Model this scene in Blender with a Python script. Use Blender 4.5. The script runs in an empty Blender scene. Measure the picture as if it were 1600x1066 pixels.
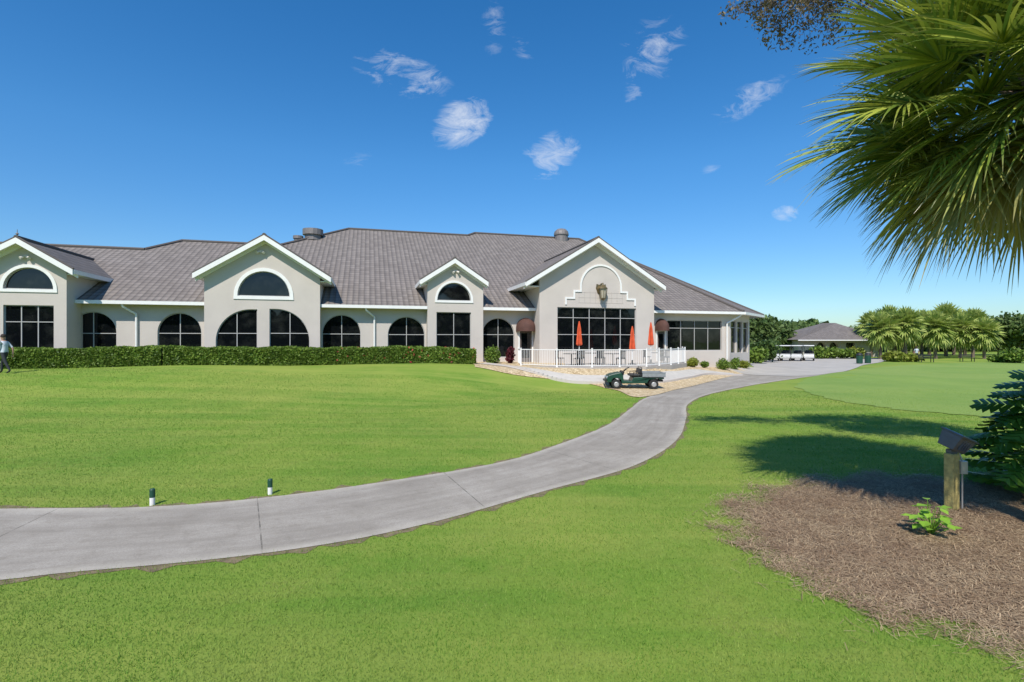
import bpy, bmesh, math, random
import numpy as np
from mathutils import Vector, Matrix
from mathutils.geometry import tessellate_polygon, delaunay_2d_cdt
random.seed(7); rng = np.random.default_rng(7)
scene = bpy.context.scene
COL = scene.collection
EYE = 2.5
TH = math.atan(0.28); c_, s_ = math.cos(TH), math.sin(TH)
Y0 = 36.3

# ------------------------------------------------------------------ materials
def newmat(name):
    m = bpy.data.materials.new(name); m.use_nodes = True
    nt = m.node_tree; b = nt.nodes['Principled BSDF']
    return m, nt, b
def N(nt, t, **kw):
    n = nt.nodes.new(t)
    for k, v in kw.items(): setattr(n, k, v)
    return n
def mth(nt, op, a, b=None, c=None, clamp=False):
    n = N(nt, 'ShaderNodeMath', operation=op); n.use_clamp = clamp
    for i, x in enumerate((a, b, c)):
        if x is None: continue
        if isinstance(x, (int, float)): n.inputs[i].default_value = x
        else: nt.links.new(x, n.inputs[i])
    return n.outputs[0]
def mixc(nt, f, a, b, bt='MIX'):
    n = N(nt, 'ShaderNodeMix', data_type='RGBA', blend_type=bt)
    for idx, x in ((0, f), (6, a), (7, b)):
        if isinstance(x, (int, float)): n.inputs[idx].default_value = x
        elif isinstance(x, tuple): n.inputs[idx].default_value = (*x[:3], 1)
        else: nt.links.new(x, n.inputs[idx])
    return n.outputs[2]
def noise(nt, vec, scale, detail=3, rough=.55):
    n = N(nt, 'ShaderNodeTexNoise'); n.inputs['Scale'].default_value = scale
    n.inputs['Detail'].default_value = detail; n.inputs['Roughness'].default_value = rough
    if vec is not None: nt.links.new(vec, n.inputs['Vector'])
    return n.outputs['Fac']
def ramp(nt, f, lo, hi):
    n = N(nt, 'ShaderNodeMapRange'); n.inputs[1].default_value = lo; n.inputs[2].default_value = hi
    nt.links.new(f, n.inputs[0]); return n.outputs[0]
def bump(nt, b, h, strength, dist):
    n = N(nt, 'ShaderNodeBump'); n.inputs['Strength'].default_value = strength
    n.inputs['Distance'].default_value = dist
    nt.links.new(h, n.inputs['Height']); nt.links.new(n.outputs[0], b.inputs['Normal'])
def posn(nt): return N(nt, 'ShaderNodeNewGeometry').outputs['Position']
def objc(nt): return N(nt, 'ShaderNodeTexCoord').outputs['Object']
def pm(name, col, rough=.6, var=.12, scale=4, bmp=0, bscale=60, metal=0, spec=.5, dirt=0):
    m, nt, b = newmat(name); v = objc(nt)
    lo = tuple(x*(1-var) for x in col); hi = tuple(min(1, x*(1+var)) for x in col)
    f = ramp(nt, noise(nt, v, scale, 5), .3, .7)
    cc = mixc(nt, f, lo, hi)
    if dirt:
        g = ramp(nt, noise(nt, v, scale*.35, 6, .7), .5, .75)
        cc = mixc(nt, mth(nt, 'MULTIPLY', g, dirt), cc, tuple(x*.55 for x in col))
    nt.links.new(cc, b.inputs['Base Color'])
    b.inputs['Roughness'].default_value = rough; b.inputs['Metallic'].default_value = metal
    b.inputs['Specular IOR Level'].default_value = spec
    if bmp: bump(nt, b, noise(nt, v, bscale, 4), bmp, .02)
    return m
def leafmat(name, c1, c2, trans=.3, rough=.5, dark=None):
    m, nt, b = newmat(name)
    g = N(nt, 'ShaderNodeNewGeometry')
    cc = mixc(nt, g.outputs['Random Per Island'], c1, c2)
    cl = ramp(nt, noise(nt, g.outputs['Position'], 1.3, 3), .35, .65)
    cc = mixc(nt, cl, mixc(nt, .45, cc, dark or tuple(x*.4 for x in c1)), cc)
    nt.links.new(cc, b.inputs['Base Color']); b.inputs['Roughness'].default_value = rough
    b.inputs['Specular IOR Level'].default_value = .3
    t = N(nt, 'ShaderNodeBsdfTranslucent'); nt.links.new(cc, t.inputs[0])
    mx = N(nt, 'ShaderNodeMixShader'); mx.inputs[0].default_value = trans
    nt.links.new(b.outputs[0], mx.inputs[1]); nt.links.new(t.outputs[0], mx.inputs[2])
    nt.links.new(mx.outputs[0], nt.nodes['Material Output'].inputs[0])
    return m
MT = {}
MT['stucco'] = pm('stucco', (.54,.485,.435), .9, .05, .7, .25, 25, dirt=.1)
MT['moulding'] = pm('pale_moulding', (.66,.62,.57), .85, .05, 2)
MT['white'] = pm('white_paint', (.78,.77,.74), .5, .04, 2)
MT['soffit'] = pm('soffit_paint', (.62,.6,.56), .7, .04, 2)
MT['frame'] = pm('window_frame_paint', (.42,.41,.39), .5, .05, 3)
m, nt, b = newmat('window_glass')
b.inputs['Roughness'].default_value = .03; b.inputs['Specular IOR Level'].default_value = .5
bump(nt, b, noise(nt, posn(nt), 1.2, 2), .03, .1)
cc = mixc(nt, ramp(nt, noise(nt, posn(nt), 1.1, 5, .65), .5, .75), (.004,.005,.006), (.022,.024,.022)); nt.links.new(cc, b.inputs['Base Color'])
MT['glass'] = m
MT['awning'] = pm('awning_canvas', (.09,.04,.03), .85, .15, 3)
MT['door'] = pm('door_paint', (.10,.08,.07), .5)
MT['metal'] = pm('grey_metal', (.20,.18,.17), .6, .15, 4, metal=.2)
MT['gridline'] = pm('wall_score_lines', (.36,.32,.29), .9)
MT['darkmetal'] = pm('dark_metal', (.04,.04,.04), .45, .2, 4, metal=.3)
MT['brass'] = pm('aged_brass', (.22,.17,.09), .4, .2, 8, metal=.7)
MT['lampglass'] = pm('lantern_glass', (.4,.36,.28), .2)
MT['rubber'] = pm('tyre_rubber', (.018,.018,.018), .85)
MT['rim'] = pm('wheel_rim', (.45,.45,.44), .4, metal=.5)
MT['green'] = pm('cart_green_plastic', (.012,.055,.035), .35)
MT['bed'] = pm('cart_bed_metal', (.27,.29,.30), .5, .1, 5, metal=.2, dirt=.3)
MT['black'] = pm('black_plastic', (.02,.02,.02), .5)
MT['cartbody'] = pm('golf_cart_body', (.50,.50,.48), .35)
MT['cartroof'] = pm('cart_roof_plastic', (.74,.74,.73), .4)
MT['orange'] = pm('orange_canvas', (.58,.085,.025), .8, .2, 4, .3, 10)
MT['patio'] = pm('patio_pavers', (.42,.38,.33), .85, .1, 3, .2, 20)
MT['walk'] = pm('walkway_concrete', (.50,.46,.40), .85, .1, 2, .2, 30)
MT['wood'] = pm('weathered_wood', (.46,.37,.13), .85, .3, 14, .5, 40, dirt=.5)
MT['trunk'] = pm('bark', (.16,.12,.09), .95, .3, 9, .8, 18)
MT['skin'] = pm('skin', (.42,.24,.17), .55)
MT['shirt'] = pm('pale_shirt', (.5,.55,.6), .8)
MT['pants'] = pm('dark_trousers', (.025,.028,.035), .85)
MT['hair'] = pm('dark_hair', (.03,.02,.015), .8)
MT['lens'] = pm('lamp_lens', (.35,.42,.5), .08, spec=.9)
MT['greyplastic'] = pm('grey_lamp_housing', (.13,.13,.14), .5, .2, 6, dirt=.4)
MT['housewall'] = pm('pale_house_wall', (.40,.37,.33), .9)
MT['binG'] = pm('bin_green', (.01,.06,.035), .5)
MT['hedge'] = leafmat('hedge_leaves', (.10,.19,.025), (.27,.37,.06), .28)
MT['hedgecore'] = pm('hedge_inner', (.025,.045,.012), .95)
MT['tree'] = leafmat('tree_leaves', (.05,.10,.02), (.12,.19,.045), .25)
MT['treefar'] = leafmat('distant_leaves', (.08,.14,.035), (.18,.25,.075), .25)
MT['oak'] = leafmat('oak_leaves', (.16,.12,.065), (.30,.24,.14), .25)
MT['redleaf'] = leafmat('red_leaves', (.07,.015,.02), (.18,.03,.04), .2)
MT['flower'] = leafmat('red_flowers', (.55,.05,.08), (.7,.12,.1), .2)
MT['philo'] = leafmat('glossy_lobed_leaves', (.08,.20,.02), (.20,.36,.045), .3, .35)
MT['sprout'] = leafmat('bright_leaves', (.22,.42,.04), (.33,.55,.07), .3, dark=(.18,.34,.04))
MT['yellowgreen'] = leafmat('yellow_green_leaves', (.20,.26,.03), (.34,.36,.06), .25)
MT['fanfar'] = leafmat('palm_leaves_far', (.26,.36,.07), (.52,.55,.16), .3, dark=(.18,.26,.05))
m, nt, b = newmat('palm_frond')
uv = N(nt, 'ShaderNodeUVMap'); sx = N(nt, 'ShaderNodeSeparateXYZ'); nt.links.new(uv.outputs[0], sx.inputs[0])
g = N(nt, 'ShaderNodeNewGeometry')
fresh = mixc(nt, g.outputs['Random Per Island'], (.09,.17,.025), (.42,.45,.07))
fresh = mixc(nt, sx.outputs[0], fresh, (.36,.27,.14))
tip = mth(nt, 'MULTIPLY', ramp(nt, sx.outputs[1], .78, 1.0), .6, clamp=True)
cc = mixc(nt, tip, fresh, (.42,.33,.17))
nt.links.new(cc, b.inputs['Base Color']); b.inputs['Roughness'].default_value = .36
t = N(nt, 'ShaderNodeBsdfTranslucent'); nt.links.new(cc, t.inputs[0])
mx = N(nt, 'ShaderNodeMixShader'); mx.inputs[0].default_value = .2
nt.links.new(b.outputs[0], mx.inputs[1]); nt.links.new(t.outputs[0], mx.inputs[2])
nt.links.new(mx.outputs[0], nt.nodes['Material Output'].inputs[0]); MT['frond'] = m
# roof tile
m, nt, b = newmat('concrete_roof_tile')
uv = N(nt, 'ShaderNodeUVMap'); sx = N(nt, 'ShaderNodeSeparateXYZ'); nt.links.new(uv.outputs[0], sx.inputs[0])
uu = mth(nt, 'DIVIDE', sx.outputs[0], .36); vv = mth(nt, 'DIVIDE', sx.outputs[1], .46)
fu = mth(nt, 'FLOOR', uu); fv = mth(nt, 'FLOOR', vv)
cb = N(nt, 'ShaderNodeCombineXYZ'); nt.links.new(fu, cb.inputs[0]); nt.links.new(fv, cb.inputs[1])
wn = N(nt, 'ShaderNodeTexWhiteNoise'); nt.links.new(cb.outputs[0], wn.inputs[0])
cc = mixc(nt, wn.outputs[0], (.175,.150,.132), (.235,.203,.180))
cc = mixc(nt, mth(nt, 'MULTIPLY', ramp(nt, noise(nt, posn(nt), .2, 4), .4, .7), .2), cc, (.15,.125,.11))
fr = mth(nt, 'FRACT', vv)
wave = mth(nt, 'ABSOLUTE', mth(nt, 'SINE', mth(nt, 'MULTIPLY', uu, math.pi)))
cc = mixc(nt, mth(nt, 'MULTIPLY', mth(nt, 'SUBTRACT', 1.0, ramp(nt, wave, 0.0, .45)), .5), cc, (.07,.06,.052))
cc = mixc(nt, mth(nt, 'MULTIPLY', mth(nt, 'LESS_THAN', fr, .16), .55), cc, (.06,.05,.045))  # shade under each row lap painted into the tile colour
nt.links.new(cc, b.inputs['Base Color']); b.inputs['Roughness'].default_value = .8
hgt = mth(nt, 'ADD', mth(nt, 'MULTIPLY', wave, .8), mth(nt, 'MULTIPLY', mth(nt, 'SUBTRACT', 1.0, fr), .8))
bump(nt, b, hgt, 1.0, .07); MT['tile'] = m
# grass ground
def grassmat(name, ca, cb_, cy, stripes=True):
    m, nt, b = newmat(name); p = posn(nt)
    c1 = mixc(nt, ramp(nt, noise(nt, p, .22, 4), .38, .62), ca, cb_)
    c1 = mixc(nt, mth(nt, 'MULTIPLY', ramp(nt, noise(nt, p, 1.1, 6, .7), .48, .72), .5), c1, cy)
    c1 = mixc(nt, mth(nt, 'MULTIPLY', ramp(nt, noise(nt, p, .11, 3, .5), .46, .60), .4), c1, cy)
    c1 = mixc(nt, ramp(nt, noise(nt, p, 30, 4, .8), .28, .7), mixc(nt, .38, c1, (.05,.09,.015)), c1)
    if stripes:
        mp = N(nt, 'ShaderNodeMapping'); mp.inputs['Scale'].default_value = (.1, 1.0, 1); mp.inputs['Rotation'].default_value = (0,0,.35)
        nt.links.new(p, mp.inputs[0])
        c1 = mixc(nt, mth(nt, 'MULTIPLY', ramp(nt, noise(nt, mp.outputs[0], 1.0, 4, .6), .42, .60), .4), c1, cy)
        c1 = mixc(nt, mth(nt, 'MULTIPLY', ramp(nt, noise(nt, p, 2.3, 7, .8), .64, .76), .4), c1, (.28,.24,.11))
    nt.links.new(c1, b.inputs['Base Color']); b.inputs['Roughness'].default_value = .9
    b.inputs['Specular IOR Level'].default_value = .15
    bump(nt, b, noise(nt, p, 45, 5, .8), .6, .03)
    return m
MT['grass'] = grassmat('lawn_grass', (.14,.27,.032), (.215,.33,.042), (.34,.365,.08))
MT['green_turf'] = grassmat('putting_green_turf', (.21,.325,.07), (.25,.36,.08), (.30,.38,.10), False)
m, nt, b = newmat('grass_blade')
g = N(nt, 'ShaderNodeNewGeometry')
cc = mixc(nt, g.outputs['Random Per Island'], (.10,.24,.025), (.31,.44,.08))
cc = mixc(nt, mth(nt, 'MULTIPLY', ramp(nt, noise(nt, g.outputs['Position'], .7, 6, .7), .46, .66), .7), cc, (.38,.39,.12))
nt.links.new(cc, b.inputs['Base Color']); b.inputs['Roughness'].default_value = .7
b.inputs['Specular IOR Level'].default_value = .2
t = N(nt, 'ShaderNodeBsdfTranslucent'); nt.links.new(cc, t.inputs[0])
mx = N(nt, 'ShaderNodeMixShader'); mx.inputs[0].default_value = .35
nt.links.new(b.outputs[0], mx.inputs[1]); nt.links.new(t.outputs[0], mx.inputs[2])
nt.links.new(mx.outputs[0], nt.nodes['Material Output'].inputs[0]); MT['blade'] = m
# concrete path
m, nt, b = newmat('path_concrete'); p = posn(nt)
uv = N(nt, 'ShaderNodeUVMap'); sx = N(nt, 'ShaderNodeSeparateXYZ'); nt.links.new(uv.outputs[0], sx.inputs[0])
cc = mixc(nt, ramp(nt, noise(nt, p, .8, 6, .65), .32, .68), (.30,.265,.215), (.46,.415,.35))
mpn = N(nt, 'ShaderNodeMapping'); mpn.inputs['Scale'].default_value = (.35, 9, 1); nt.links.new(uv.outputs[0], mpn.inputs[0])
cc = mixc(nt, mth(nt, 'MULTIPLY', ramp(nt, noise(nt, mpn.outputs[0], 1.0, 6, .7), .42, .68), .55), cc, (.22,.19,.15))
cc = mixc(nt, mth(nt, 'MULTIPLY', ramp(nt, noise(nt, p, 60, 3, .8), .38, .65), .5), cc, (.18,.155,.13))
cc = mixc(nt, mth(nt, 'MULTIPLY', ramp(nt, noise(nt, p, 4, 6, .8), .52, .75), .6), cc, (.19,.16,.12))
jf = mth(nt, 'FRACT', mth(nt, 'DIVIDE', mth(nt, 'ADD', sx.outputs[0], .9), 3.1))
jm = mth(nt, 'MULTIPLY', mth(nt, 'LESS_THAN', jf, .005), ramp(nt, noise(nt, p, 5, 3), .3, .6))
cc = mixc(nt, mth(nt, 'MULTIPLY', jm, .8), cc, (.08,.07,.05))
edge = ramp(nt, mth(nt, 'ABSOLUTE', mth(nt, 'SUBTRACT', sx.outputs[1], .5)), .40, .5)
cc = mixc(nt, mth(nt, 'MULTIPLY', mth(nt, 'MULTIPLY', edge, .8), noise(nt, p, 3, 4)), cc, (.60,.54,.44))
nt.links.new(cc, b.inputs['Base Color']); b.inputs['Roughness'].default_value = .9
bump(nt, b, mth(nt, 'SUBTRACT', mth(nt, 'MULTIPLY', noise(nt, p, 120, 3), .3), jm), .6, .02); MT['path'] = m
MT['soil'] = pm('soil', (.19,.145,.08), .95, .35, 8, .5, 40)
MT['plaza'] = pm('pale_concrete', (.42,.385,.335), .9, .12, .5, .2, 30)
# gravel
m, nt, b = newmat('river_gravel'); p = posn(nt)
vo = N(nt, 'ShaderNodeTexVoronoi'); vo.inputs['Scale'].default_value = 10; nt.links.new(p, vo.inputs['Vector'])
sp = N(nt, 'ShaderNodeSeparateColor'); nt.links.new(vo.outputs['Color'], sp.inputs[0])
cc = mixc(nt, sp.outputs[0], (.38,.25,.11), (.78,.62,.38))
cc = mixc(nt, mth(nt, 'MULTIPLY', ramp(nt, noise(nt, p, .8, 4), .4, .7), .4), cc, (.66,.54,.37))
nt.links.new(cc, b.inputs['Base Color']); b.inputs['Roughness'].default_value = .85
bump(nt, b, mth(nt, 'SUBTRACT', 1.0, vo.outputs['Distance']), 1, .08); MT['gravel'] = m
# pine straw
m, nt, b = newmat('pine_straw_bed'); p = posn(nt)
cc = mixc(nt, ramp(nt, noise(nt, p, 25, 6, .8), .3, .7), (.14,.085,.045), (.34,.235,.14))
nt.links.new(cc, b.inputs['Base Color']); b.inputs['Roughness'].default_value = .95
bump(nt, b, noise(nt, p, 40, 5, .8), 1, .05); MT['straw'] = m
m, nt, b = newmat('pine_needle'); g = N(nt, 'ShaderNodeNewGeometry')
cc = mixc(nt, g.outputs['Random Per Island'], (.15,.085,.04), (.60,.445,.27))
cc = mixc(nt, mth(nt, 'MULTIPLY', ramp(nt, noise(nt, g.outputs['Position'], 1.6, 4), .4, .65), .45), cc, (.24,.14,.075))
nt.links.new(cc, b.inputs['Base Color']); b.inputs['Roughness'].default_value = .75; MT['needle'] = m

# ------------------------------------------------------------------ objects
WL = {}
def wloc(o): return WL.get(o.name, Vector((0,0,0)))
def meta(o, label=None, cat=None, group=None, kind=None):
    if label: o['label'] = label
    if cat: o['category'] = cat
    if group: o['group'] = group
    if kind: o['kind'] = kind
    return o
def top(name, loc, label, cat, group=None):
    o = bpy.data.objects.new(name, None); o.empty_display_size = .3
    COL.objects.link(o); o.location = loc; WL[o.name] = Vector(loc)
    return meta(o, label, cat, group)
def np_obj(name, V, F, mat, parent=None, UVs=None, origin=None, smooth=False):
    V = np.asarray(V, dtype=np.float64); F = np.asarray(F, dtype=np.int32)
    origin = Vector(origin) if origin is not None else (wloc(parent).copy() if parent else Vector((0,0,0)))
    me = bpy.data.meshes.new(name)
    me.vertices.add(len(V)); me.vertices.foreach_set('co', (V - np.array(origin)).ravel())
    k = F.shape[1]; me.loops.add(F.size); me.loops.foreach_set('vertex_index', F.ravel())
    me.polygons.add(len(F)); me.polygons.foreach_set('loop_start', np.arange(0, F.size, k, dtype=np.int32))
    me.polygons.foreach_set('loop_total', np.full(len(F), k, dtype=np.int32))
    me.update(calc_edges=True)
    if UVs is not None:
        l = me.uv_layers.new(name='UVMap'); l.data.foreach_set('uv', np.asarray(UVs)[F.ravel()].ravel())
    me.materials.append(mat)
    if smooth: me.polygons.foreach_set('use_smooth', [True]*len(F))
    o = bpy.data.objects.new(name, me); COL.objects.link(o)
    if parent: o.parent = parent; o.location = origin - wloc(parent)
    else: o.location = origin
    WL[o.name] = origin
    return o
class MB:
    def __init__(s): s.v = []; s.f = []; s.mi = []; s.uv = {}; s.m = 0
    def add(s, vs, fs, uvs=None):
        n = len(s.v); s.v += [Vector(x) for x in vs]
        for f in fs: s.f.append([i+n for i in f]); s.mi.append(s.m)
        if uvs:
            for i, q in enumerate(uvs): s.uv[n+i] = q
    def hexa(s, p):
        s.add(p, [(3,2,1,0),(4,5,6,7),(0,1,5,4),(1,2,6,5),(2,3,7,6),(3,0,4,7)])
    def box(s, c, d, M=None):
        x, y, z = d[0]/2, d[1]/2, d[2]/2
        p = [Vector(q) for q in [(-x,-y,-z),(x,-y,-z),(x,y,-z),(-x,y,-z),(-x,-y,z),(x,-y,z),(x,y,z),(-x,y,z)]]
        if M is not None: p = [M @ q for q in p]
        s.hexa([q+Vector(c) for q in p])
    def mbox(s, mp, s0, s1, f0, f1, z0, z1):
        s.hexa([mp(*q) for q in [(s0,f1,z0),(s1,f1,z0),(s1,f0,z0),(s0,f0,z0),(s0,f1,z1),(s1,f1,z1),(s1,f0,z1),(s0,f0,z1)]])
    def cyl(s, a, b, r0, r1=None, n=10, cap=True):
        r1 = r0 if r1 is None else r1; a = Vector(a); b = Vector(b); d = (b-a).normalized()
        x = d.orthogonal().normalized(); y = d.cross(x)
        vs = [a+(x*math.cos(2*math.pi*i/n)+y*math.sin(2*math.pi*i/n))*r0 for i in range(n)]
        vs += [b+(x*math.cos(2*math.pi*i/n)+y*math.sin(2*math.pi*i/n))*r1 for i in range(n)]
        fs = [(i,(i+1)%n,n+(i+1)%n,n+i) for i in range(n)]
        if cap: fs += [tuple(range(n-1,-1,-1)), tuple(range(n,2*n))]
        s.add(vs, fs)
    def tube(s, pts, rs, n=8):
        for i in range(len(pts)-1): s.cyl(pts[i], pts[i+1], rs[i], rs[i+1], n)
    def lathe(s, c, prof, n=14, M=None):
        vs = []
        for r, z in prof:
            for i in range(n):
                q = Vector((r*math.cos(2*math.pi*i/n), r*math.sin(2*math.pi*i/n), z))
                if M is not None: q = M @ q
                vs.append(q+Vector(c))
        fs = [(j*n+i, j*n+(i+1)%n, (j+1)*n+(i+1)%n, (j+1)*n+i) for j in range(len(prof)-1) for i in range(n)]
        s.add(vs, fs)
    def extr(s, prof, y0, y1, c=(0,0,0)):
        n = len(prof); c = Vector(c)
        vs = [Vector((x,y0,z))+c for x, z in prof]+[Vector((x,y1,z))+c for x, z in prof]
        s.add(vs, [tuple(range(n)), tuple(range(2*n-1,n-1,-1))]+[(i,(i+1)%n,n+(i+1)%n,n+i) for i in range(n)])
    def build(s, name, mats, parent=None, smooth=False, origin=None, bevel=0):
        if not isinstance(mats, (list, tuple)): mats = [mats]
        if origin is None:
            lo = Vector([min(v[i] for v in s.v) for i in range(3)]); hi = Vector([max(v[i] for v in s.v) for i in range(3)])
            origin = (lo+hi)/2
            if parent is None: origin.z = lo.z
        origin = Vector(origin)
        me = bpy.data.meshes.new(name); me.from_pydata([v-origin for v in s.v], [], s.f)
        for mm in mats: me.materials.append(mm)
        me.polygons.foreach_set('material_index', s.mi)
        if s.uv:
            l = me.uv_layers.new(name='UVMap')
            for lp in me.loops: l.data[lp.index].uv = s.uv.get(lp.vertex_index, (0,0))
        bm = bmesh.new(); bm.from_mesh(me); bmesh.ops.recalc_face_normals(bm, faces=bm.faces); bm.to_mesh(me); bm.free()
        if smooth: me.polygons.foreach_set('use_smooth', [True]*len(me.polygons))
        me.update()
        o = bpy.data.objects.new(name, me); COL.objects.link(o)
        if parent: o.parent = parent; o.location = origin - wloc(parent)
        else: o.location = origin
        WL[o.name] = origin
        if bevel:
            bv = o.modifiers.new('bevel', 'BEVEL'); bv.width = bevel; bv.segments = 2; bv.limit_method = 'ANGLE'
        return o
def copy_tree(src, loc, rz=0, sc=1, label=None):
    o = src.copy(); COL.objects.link(o)
    if src.parent is None or loc is not None:
        o.location = loc; o.rotation_euler = (0,0,rz); o.scale = (sc,sc,sc)
    if label: o['label'] = label
    def rec(a, bb):
        for ch in a.children:
            k = ch.copy(); k.parent = bb; COL.objects.link(k); rec(ch, k)
    rec(src, o)
    return o

# ------------------------------------------------------------------ terrain
FE = [(-18,7.3),(-7.63,7.6),(-5.4,7.7),(-3.8,8.2),(-2.2,9.1),(-.26,10.5),(1.1,12.3),(2.84,15.2),(4.3,18.7),(5.9,22.5),(8.7,26.9),(14.5,35),(21,45)]
NE = [(-18,4.9),(-7.2,5.15),(-4.6,5.55),(-2.67,6.1),(-1.2,6.95),(.6,8.55),(2.5,10.3),(4.2,13.0),(5.65,16.6),(7.1,20.5),(9.9,24.8),(16.5,31.8),(27,40.5)]
def catmull(P, k=10):
    P = [np.array(p, float) for p in P]; P = [2*P[0]-P[1]]+P+[2*P[-1]-P[-2]]; out = []
    for i in range(1, len(P)-2):
        for j in range(k):
            t = j/k
            out.append(.5*((2*P[i])+(-P[i-1]+P[i+1])*t+(2*P[i-1]-5*P[i]+4*P[i+1]-P[i+2])*t*t+(-P[i-1]+3*P[i]-3*P[i+1]+P[i+2])*t**3))
    out.append(P[-2]); return np.array(out)
FEc, NEc = catmull(FE), catmull(NE)
CT = (catmull(FE, 3)+catmull(NE, 3))/2
def sst(x, a, b):
    t = np.clip((x-a)/(b-a), 0, 1); return t*t*(3-2*t)
def dpath(X, Y):
    d = np.full(np.shape(X), 1e9)
    for i in range(len(CT)-1):
        ax, ay = CT[i]; bx, by = CT[i+1]; L = (bx-ax)**2+(by-ay)**2
        t = np.clip(((X-ax)*(bx-ax)+(Y-ay)*(by-ay))/L, 0, 1)
        d = np.minimum(d, np.hypot(X-ax-t*(bx-ax), Y-ay-t*(by-ay)))
    return d
def hgt_(X, Y):
    X = np.asarray(X, float); Y = np.asarray(Y, float)
    f = (Y0+.28*X-Y)*c_
    pad = np.interp(X, [-5,1,9,14,22,28], [1.15,.92,.87,.45,.2,0])
    fin = np.interp(X, [-5,2], [3,6.8]); fout = np.interp(X, [-5,2], [16,10.6])
    S = 1-sst(f, fin, fout)
    dp = dpath(X, Y)
    und = .05*np.sin(X*.5+1)*np.sin(Y*.4)*sst(np.hypot(X, Y), 3, 10)*(1-sst(np.hypot(X, Y), 50, 70))
    return (pad*S+und)*sst(dp, 1.6, 4.5)
def h1(x, y): return float(hgt_(x, y))
def G(px, py):
    u = (px-800)/800; w = (py-533)/800
    Ys = np.arange(2, 120, .05); Z = EYE-w*Ys; H = hgt_(u*Ys, Ys)
    k = np.argmax(Z <= H); return (u*Ys[k], Ys[k])
def graded(a, b, step, far, n):
    mid = np.arange(a, b+1e-6, step); g = np.geomspace(1, far, n)
    return np.concatenate([(a-g*1.0)[::-1], mid, b+g])
gx = graded(-34, 34, .5, 1500, 26); gy = graded(-4, 62, .5, 1500, 26)
XX, YY = np.meshgrid(gx, gy); ZZ = hgt_(XX, YY)
nx, ny = len(gx), len(gy)
V = np.stack([XX.ravel(), YY.ravel(), ZZ.ravel()], 1)
ii = np.arange(nx*ny).reshape(ny, nx)
F = np.stack([ii[:-1,:-1].ravel(), ii[:-1,1:].ravel(), ii[1:,1:].ravel(), ii[1:,:-1].ravel()], 1)
meta(np_obj('ground', V, F, MT['grass'], smooth=True), 'mown lawn rising gently towards the clubhouse', 'lawn', kind='structure')

def strip(name, mat, grow, dz):
    k = 7; V = []; UV = []; cl = (FEc+NEc)/2
    L = np.concatenate([[0], np.cumsum(np.hypot(*np.diff(cl, axis=0).T))])
    for i in range(len(FEc)):
        w = FEc[i]-NEc[i]; w = w/np.hypot(*w)
        wob = .06*math.sin(i*1.7)+.05*math.sin(i*3.1)
        a = NEc[i]-w*(grow+(wob if grow else 0)); bq = FEc[i]+w*(grow+(-wob*1.3 if grow else 0))
        for j in range(k+1):
            q = a+(bq-a)*j/k; V.append((q[0], q[1], h1(*q)+dz)); UV.append((L[i], j/k))
    F = [(i*(k+1)+j, (i+1)*(k+1)+j, (i+1)*(k+1)+j+1, i*(k+1)+j+1) for i in range(len(FEc)-1) for j in range(k)]
    return np_obj(name, V, F, mat, UVs=UV)
meta(strip('path_edge_soil', MT['soil'], .09, .005), 'bare soil along the cart path edge', 'soil', kind='structure')
meta(strip('path', MT['path'], 0, .012), 'curving grey concrete cart path', 'path', kind='structure')
def inpoly(X, Y, P):
    r = np.zeros(np.shape(X), bool); n = len(P)
    for i in range(n):
        x1, y1 = P[i]; x2, y2 = P[(i+1) % n]
        if y1 == y2: continue
        r ^= ((y1 > Y) != (y2 > Y)) & (X < (x2-x1)*(Y-y1)/(y2-y1)+x1)
    return r
def drape(name, poly, mat, dz, step=.5, wig=0, shrink=0):
    P = catmull(poly+[poly[0]], 8)[:-1]; full = P.copy()
    if shrink:
        c0 = P.mean(0); d = c0-P; P = P+d/np.linalg.norm(d, axis=1)[:,None]*shrink
    if wig: P = P+rng.normal(0, wig, P.shape)
    xs = np.arange(P[:,0].min(), P[:,0].max(), step); ys = np.arange(P[:,1].min(), P[:,1].max(), step)
    A, B_ = np.meshgrid(xs, ys); A = A.ravel(); B_ = B_.ravel(); k = inpoly(A, B_, P)
    pts = [Vector(p) for p in P]+[Vector((a, b)) for a, b in zip(A[k], B_[k])]
    r = delaunay_2d_cdt(pts, [], [list(range(len(P)))], 1, 1e-5)
    vs = np.array([(v[0], v[1]) for v in r[0]]); z = hgt_(vs[:,0], vs[:,1])+dz
    o_ = np_obj(name, np.column_stack([vs, z]), [tuple(f) for f in r[2]], mat)
    return o_, full
GR = [G(*p) for p in [(742,574),(800,586),(870,595),(930,603),(965,611),(990,621)]]+[(6.5,23.4),(8.2,25.9),(10.1,28.4),(14.0,34.0),(16.2,37.0)]
GR += [(19,40.8),(17,42),(5,38.0),(-2.2,36.0)]
o, GRP = drape('gravel_bed', GR, MT['gravel'], .03); meta(o, 'tan river stone bed around the patio', 'gravel', kind='structure')
PG = [G(*p) for p in [(1243,604),(1262,592),(1330,580),(1420,571),(1560,566),(1750,567),(1850,590),(1800,630),(1620,652),(1480,647),(1370,636),(1280,620)]]
o, _ = drape('putting_green', PG, MT['green_turf'], .02, 1.5, .12); meta(o, 'smooth pale putting green turf', 'putting green', kind='structure')
PL = [(17,41),(22,47),(26,72),(48,78),(52,72),(45,62),(36,52.5),(29.5,44.5),(22,36.8),(18,37)]
o, _ = drape('driveway', PL, MT['plaza'], .03, 1.5); meta(o, 'pale concrete cart staging area', 'driveway', kind='structure')
ML = [G(*p) for p in [(1133,808),(1160,785),(1215,762),(1300,748),(1400,744),(1500,752),(1650,770),(1900,800),(2000,960),(1750,1050),(1600,1025),(1500,990),(1400,968),(1320,940),(1250,900),(1180,858)]]
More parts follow.
